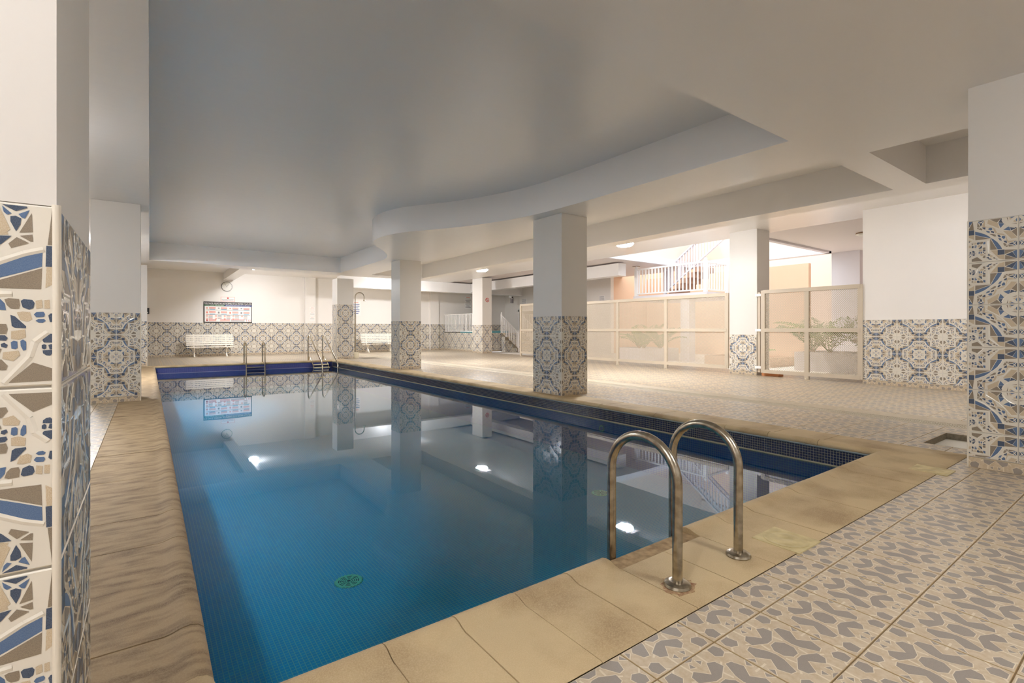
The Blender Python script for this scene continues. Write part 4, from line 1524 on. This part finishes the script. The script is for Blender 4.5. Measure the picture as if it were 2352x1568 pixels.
# small red-framed sign
s1 = empty('warning_sign', (bx(523), YB, bz(523, 688)), 'small red framed warning sign between the clock and the rules board', 'sign')
xa, xb_ = bx(507), bx(539.5); za, zb = bz(523, 692), bz(523, 682)
b = MB(); wbox(b, xa, xb_, za, zb, .001, .008); b.obj('border', M_PINK, s1)
b = MB(); wbox(b, xa + .012, xb_ - .012, za + .012, zb - .012, .008, .010); b.obj('face', M_PAPER, s1)
b = MB(); wbox(b, (xa + xb_) / 2 - .03, (xa + xb_) / 2 + .03, za + .11, zb - .02, .010, .012); b.obj('pictogram', M_RED, s1)
text('NO SE DISPONE DE SOCORRISTA', .04, (xa + xb_) / 2, za + .075, .012, M_BLACK, s1, width=(xb_ - xa) * .88)
text('POOL WITHOUT LIFEGUARD', .032, (xa + xb_) / 2, za + .035, .012, M_BLUEPR, s1, width=(xb_ - xa) * .75)

# rules board
rb = empty('rules_board', (bx(522), YB, bz(522, 717)), 'large dark framed pool rules board on the back wall above the bench', 'sign')
xa, xb_ = bx(467.5), bx(578.5); za, zb = bz(523, 741), bz(523, 693.5)
W_, H_ = xb_ - xa, zb - za
b = MB(); wbox(b, xa, xb_, za, zb, .001, .025); b.obj('panel', mat('board_black', (52, 46, 42), .4), rb)
b = MB(); wbox(b, xa + W_ * .02, xb_ - W_ * .015, za + H_ * .04, za + H_ * .79, .025, .028); b.obj('white_sheet', M_PAPER, rb)
text('POR FAVOR, RESPETAR LAS NORMAS DE LA PISCINA Y JACUZZI', H_ * .12, (xa + xb_) / 2, zb - H_ * .09, .028, M_PAPER, rb, width=W_ * .97)
b = MB(); wbox(b, xa + .015, xa + W_ * .42, zb - H_ * .2, zb - H_ * .145, .025, .0275); b.obj('green_strip', M_GREENPR, rb)
b = MB(); wbox(b, xa + W_ * .43, xb_ - .01, zb - H_ * .2, zb - H_ * .145, .025, .0275); b.obj('blue_strip', M_BLUEPR, rb)
text('PLEASE, RESPECT THE POOL RULES', H_ * .045, xa + W_ * .22, zb - H_ * .172, .029, M_PAPER, rb, width=W_ * .36)
text('BITTE BEACHTEN SIE DIE REGELN DES SCHWIMMBADES', H_ * .045, xa + W_ * .7, zb - H_ * .172, .029, M_PAPER, rb, width=W_ * .5)
for zz in (.60, .37):
    b = MB(); wbox(b, xa + W_ * .05, xb_ - W_ * .045, za + H_ * zz, za + H_ * (zz + .012), .028, .0295); b.obj('divider', M_BLACK, rb)
for row, (z0, z1) in enumerate(((.635, .75), (.41, .56))):
    for k in range(4):
        xx = xa + W_ * (.05 + .235 * k)
        b = MB(); wbox(b, xx, xx + W_ * .035, za + H_ * (z0 + .03), za + H_ * (z1 - .03), .028, .0295); b.obj('icon', M_PGREY if k % 2 else M_PINK, rb)
        for t_ in range(2):
            b = MB(); wbox(b, xx + W_ * .06, xx + W_ * .19, za + H_ * (z1 - .05 * (t_ + 1)), za + H_ * (z1 - .05 * (t_ + 1) + .032), .028, .0295)
            b.obj('text_line', M_PINK, rb)
        b = MB(); wbox(b, xx + W_ * .07, xx + W_ * .18, za + H_ * (z0 - .015), za + H_ * (z0 + .02), .028, .0295); b.obj('text_line', M_CYAN, rb)
for k in range(5):
    xx = xa + W_ * (.045 + .18 * k)
    for t_ in range(2 if k < 4 else 1):
        disc('icon', M_PINK, W_ * .008, W_ * .019, .0295, rb, 16, xx + W_ * .02, za + H_ * (.32 - .13 * t_))
    for t_ in range(4):
        b = MB(); wbox(b, xx + W_ * .055, xx + W_ * .135, za + H_ * (.33 - .05 * t_), za + H_ * (.352 - .05 * t_), .028, .0295)
        b.obj('text_line', M_PGREY if (k + t_) % 3 else M_PINK, rb)
b = MB()
wbox(b, xa + W_ * .05, xa + W_ * .085, za + H_ * .095, za + H_ * .13, .028, .030); wbox(b, xa + W_ * .06, xa + W_ * .075, za + H_ * .07, za + H_ * .155, .028, .030)
b.obj('red_cross', M_RED, rb)
text('112', H_ * .13, xa + W_ * .92, za + H_ * .11, .030, M_RED, rb, width=W_ * .09)
for (u0, u1) in ((.10, .25), (.33, .53), (.55, .84)):
    b = MB(); wbox(b, xa + W_ * u0, xa + W_ * u1, za + H_ * .13, za + H_ * .155, .028, .0295); b.obj('text_line', M_RED, rb)
    b = MB(); wbox(b, xa + W_ * u0, xa + W_ * u1, za + H_ * .075, za + H_ * .105, .028, .0295); b.obj('text_line', M_PINK if u0 < .5 else M_PGREY, rb)


def notice(pxa, pxb, pya, pyb, label, Y=YB, col=M_PGREY, n=6, frame=None):
    e = empty('notice', (bx((pxa + pxb) / 2, Y), Y, bz(pxa, (pya + pyb) / 2, Y)), label, 'notice', 'paper notices on the far walls')
    xa, xb_ = bx(pxa, Y), bx(pxb, Y); zb, za = bz((pxa + pxb) / 2, pya, Y), bz((pxa + pxb) / 2, pyb, Y)
    b = MB(); b.box(xa, xb_, Y - .006, Y - .001, za, zb); b.obj('sheet', frame or M_PAPER, e)
    for k in range(n):
        z0 = zb - (zb - za) * (k + .7) / (n + .6)
        ins = (xb_ - xa) * (.12 if k % 3 else .25)
        b = MB(); b.box(xa + ins, xb_ - ins, Y - .008, Y - .006, z0, z0 + (zb - za) * .045); b.obj('text_line', col if k else M_PINK, e)


notice(711, 723, 705, 714, 'topmost of three small notices on the far pilaster', Y=YB - .162, n=3, col=M_PINK)
notice(711, 723, 716, 725, 'middle of three small notices on the far pilaster', Y=YB - .162, n=3)
notice(711, 723, 727, 737, 'lowest of three small notices on the far pilaster', Y=YB - .162, n=3)
notice(808, 828, 692, 724, 'framed notice on the back wall behind the shower pipe', n=7, col=M_BLUEPR)
notice(1067, 1083, 682, 709, 'tall notice on the wall above the platform railing', n=8)
ic = empty('wall_box', (bx(341), YB, bz(341, 713)), 'small dark wall box at the left end of the back wall', 'control box')
b = MB(); wbox(b, bx(337.5), bx(343), bz(341, 721), bz(341, 707), .001, .07); b.obj('housing', M_BLACK, ic)
b = MB(); wbox(b, bx(338.5), bx(340), bz(341, 719), bz(341, 716), .07, .075); b.obj('button', M_PAPER, ic)

# no smoking sign
ns = empty('no_smoking_sign', (12.95, 19.59, 2.5), 'round red no smoking sign on the far column', 'sign')
disc('ring', M_RED, .075, .10, .006, ns, 32, 12.89, 2.5, 19.6)
b = MB(); M = face_matrix((12.89, 19.592, 2.5), (0, -1, 0)) @ Matrix.Rotation(math.radians(-45), 4, 'Z')
b.box(-.08, .08, -.01, .01, 0, .003, 0, M); b.obj('slash', M_RED, ns)
b = MB(); b.box(12.84, 12.93, 19.589, 19.592, 2.49, 2.505); b.obj('cigarette', M_BLACK, ns)

# ------------------------------------------------------------------ shower
sh = empty('shower', (6.46, 19.2, 0), 'tall slim shower pole with curved top beside the high tiled column', 'shower')
sx, sy = 6.50, 19.22
b = MB(); b.lathe([(.14, 0), (.14, .20), (.13, .22), (.03, .225)], sx, sy, 20); b.obj('pedestal', mat('pedestal_cream', (226, 216, 190), .6), sh, smooth=True)
b = MB(); b.tube([(sx, sy, .22), (sx, sy, 1.86)], .032, 14); b.obj('lower_pole', M_STEEL, sh, smooth=True)
path = [(sx, sy, 1.85), (sx, sy, 2.38)] + [(sx + .17 - .17 * math.cos(PI * i / 14), sy - .05 * i / 14, 2.38 + .17 * math.sin(PI * i / 14)) for i in range(1, 15)] + [(sx + .345, sy - .05, 2.3)]
b = MB(); b.tube(path, .019, 12); b.obj('riser_pipe', M_STEEL, sh, smooth=True)
b = MB(); b.lathe([(.012, 2.31), (.02, 2.29), (.03, 2.26), (.05, 2.23), (.05, 2.22), (.004, 2.219)], sx + .345, sy - .05, 16); b.obj('shower_head', M_STEEL2, sh, smooth=True)
tray = empty('shower_tray', (7.05, 18.9, 0), 'dark shallow shower drain tray in the deck beside the shower pole', 'shower tray')
b = MB(); b.box(6.62, 7.28, 18.5, 19.35, .0005, .003); b.obj('tray_base', mat('tray_grey', (130, 120, 104), .6), tray)
b = MB()
for i in range(12):
    b.box(6.66, 7.24, 18.54 + i * .066, 18.54 + i * .066 + .02, .003, .006)
b.obj('grille', mat('grille_grey', (160, 150, 132), .5), tray)['kind'] = 'stuff'

# ------------------------------------------------------------------ far ladder (hoops)
fl2 = empty('pool_ladder', (2.83, 18.2, 0), 'steel pool ladder at the middle of the far pool edge in front of the bench', 'pool ladder')
for xr in (2.56, 3.11):
    path = [(xr, 18.48, .004), (xr, 18.48, .52)]
    for i in range(1, 16):
        a = PI * i / 16
        path.append((xr, 18.26 + .22 * math.cos(a), .52 + .17 * math.sin(a)))
    path += [(xr, 18.04, .50), (xr, 18.04, ZF + .1)]
    b = MB(); b.tube(path, .0215, 12); b.obj('handrail', M_STEEL2, fl2, smooth=True)
    b = MB(); b.lathe([(.05, .004), (.05, .012), (.024, .024)], xr, 18.48, 16); b.obj('flange', M_STEEL2, fl2, smooth=True)
for z in (-.12, -.34, -.56):
    b = MB(); b.box(2.56, 3.11, 18.01, 18.08, z - .012, z + .012); b.obj('tread', M_STEEL2, fl2)
# far corner sloping rails
fl3 = empty('pool_stair_rails', (5.0, 17.8, 0), 'steel stair rails with sloping handrails and cream steps at the far right pool corner', 'handrail')
for xr in (4.62, 5.12):
    path = [(xr, 18.66, .004), (xr, 18.66, .74), (xr, 18.64, .83), (xr, 18.57, .90), (xr, 18.48, .91), (xr, 18.40, .86), (xr, 16.95, .02), (xr, 16.86, -.08), (xr, 16.84, -.2), (xr, 16.84, ZF + .02)]
    b = MB(); b.tube(path, .0215, 12); b.obj('handrail', M_STEEL2, fl3, smooth=True)
    b = MB(); b.tube([(xr, 18.60, .02), (xr, 18.52, .14), (xr, 18.42, .14), (xr, 17.93, -.16), (xr, 17.9, -.22), (xr, 17.9, ZF + .02)], .018, 10); b.obj('stringer', M_STEEL2, fl3, smooth=True)
for k, (y_, z_) in enumerate(((18.0, -.10), (17.85, -.19), (17.7, -.32), (17.45, -.5))):
    b = MB(); b.box(4.62, 5.12, y_ - .12, y_ + .06, z_ - .025, z_); b.obj('tread', mat('cream_tread', (216, 204, 170), .5), fl3)
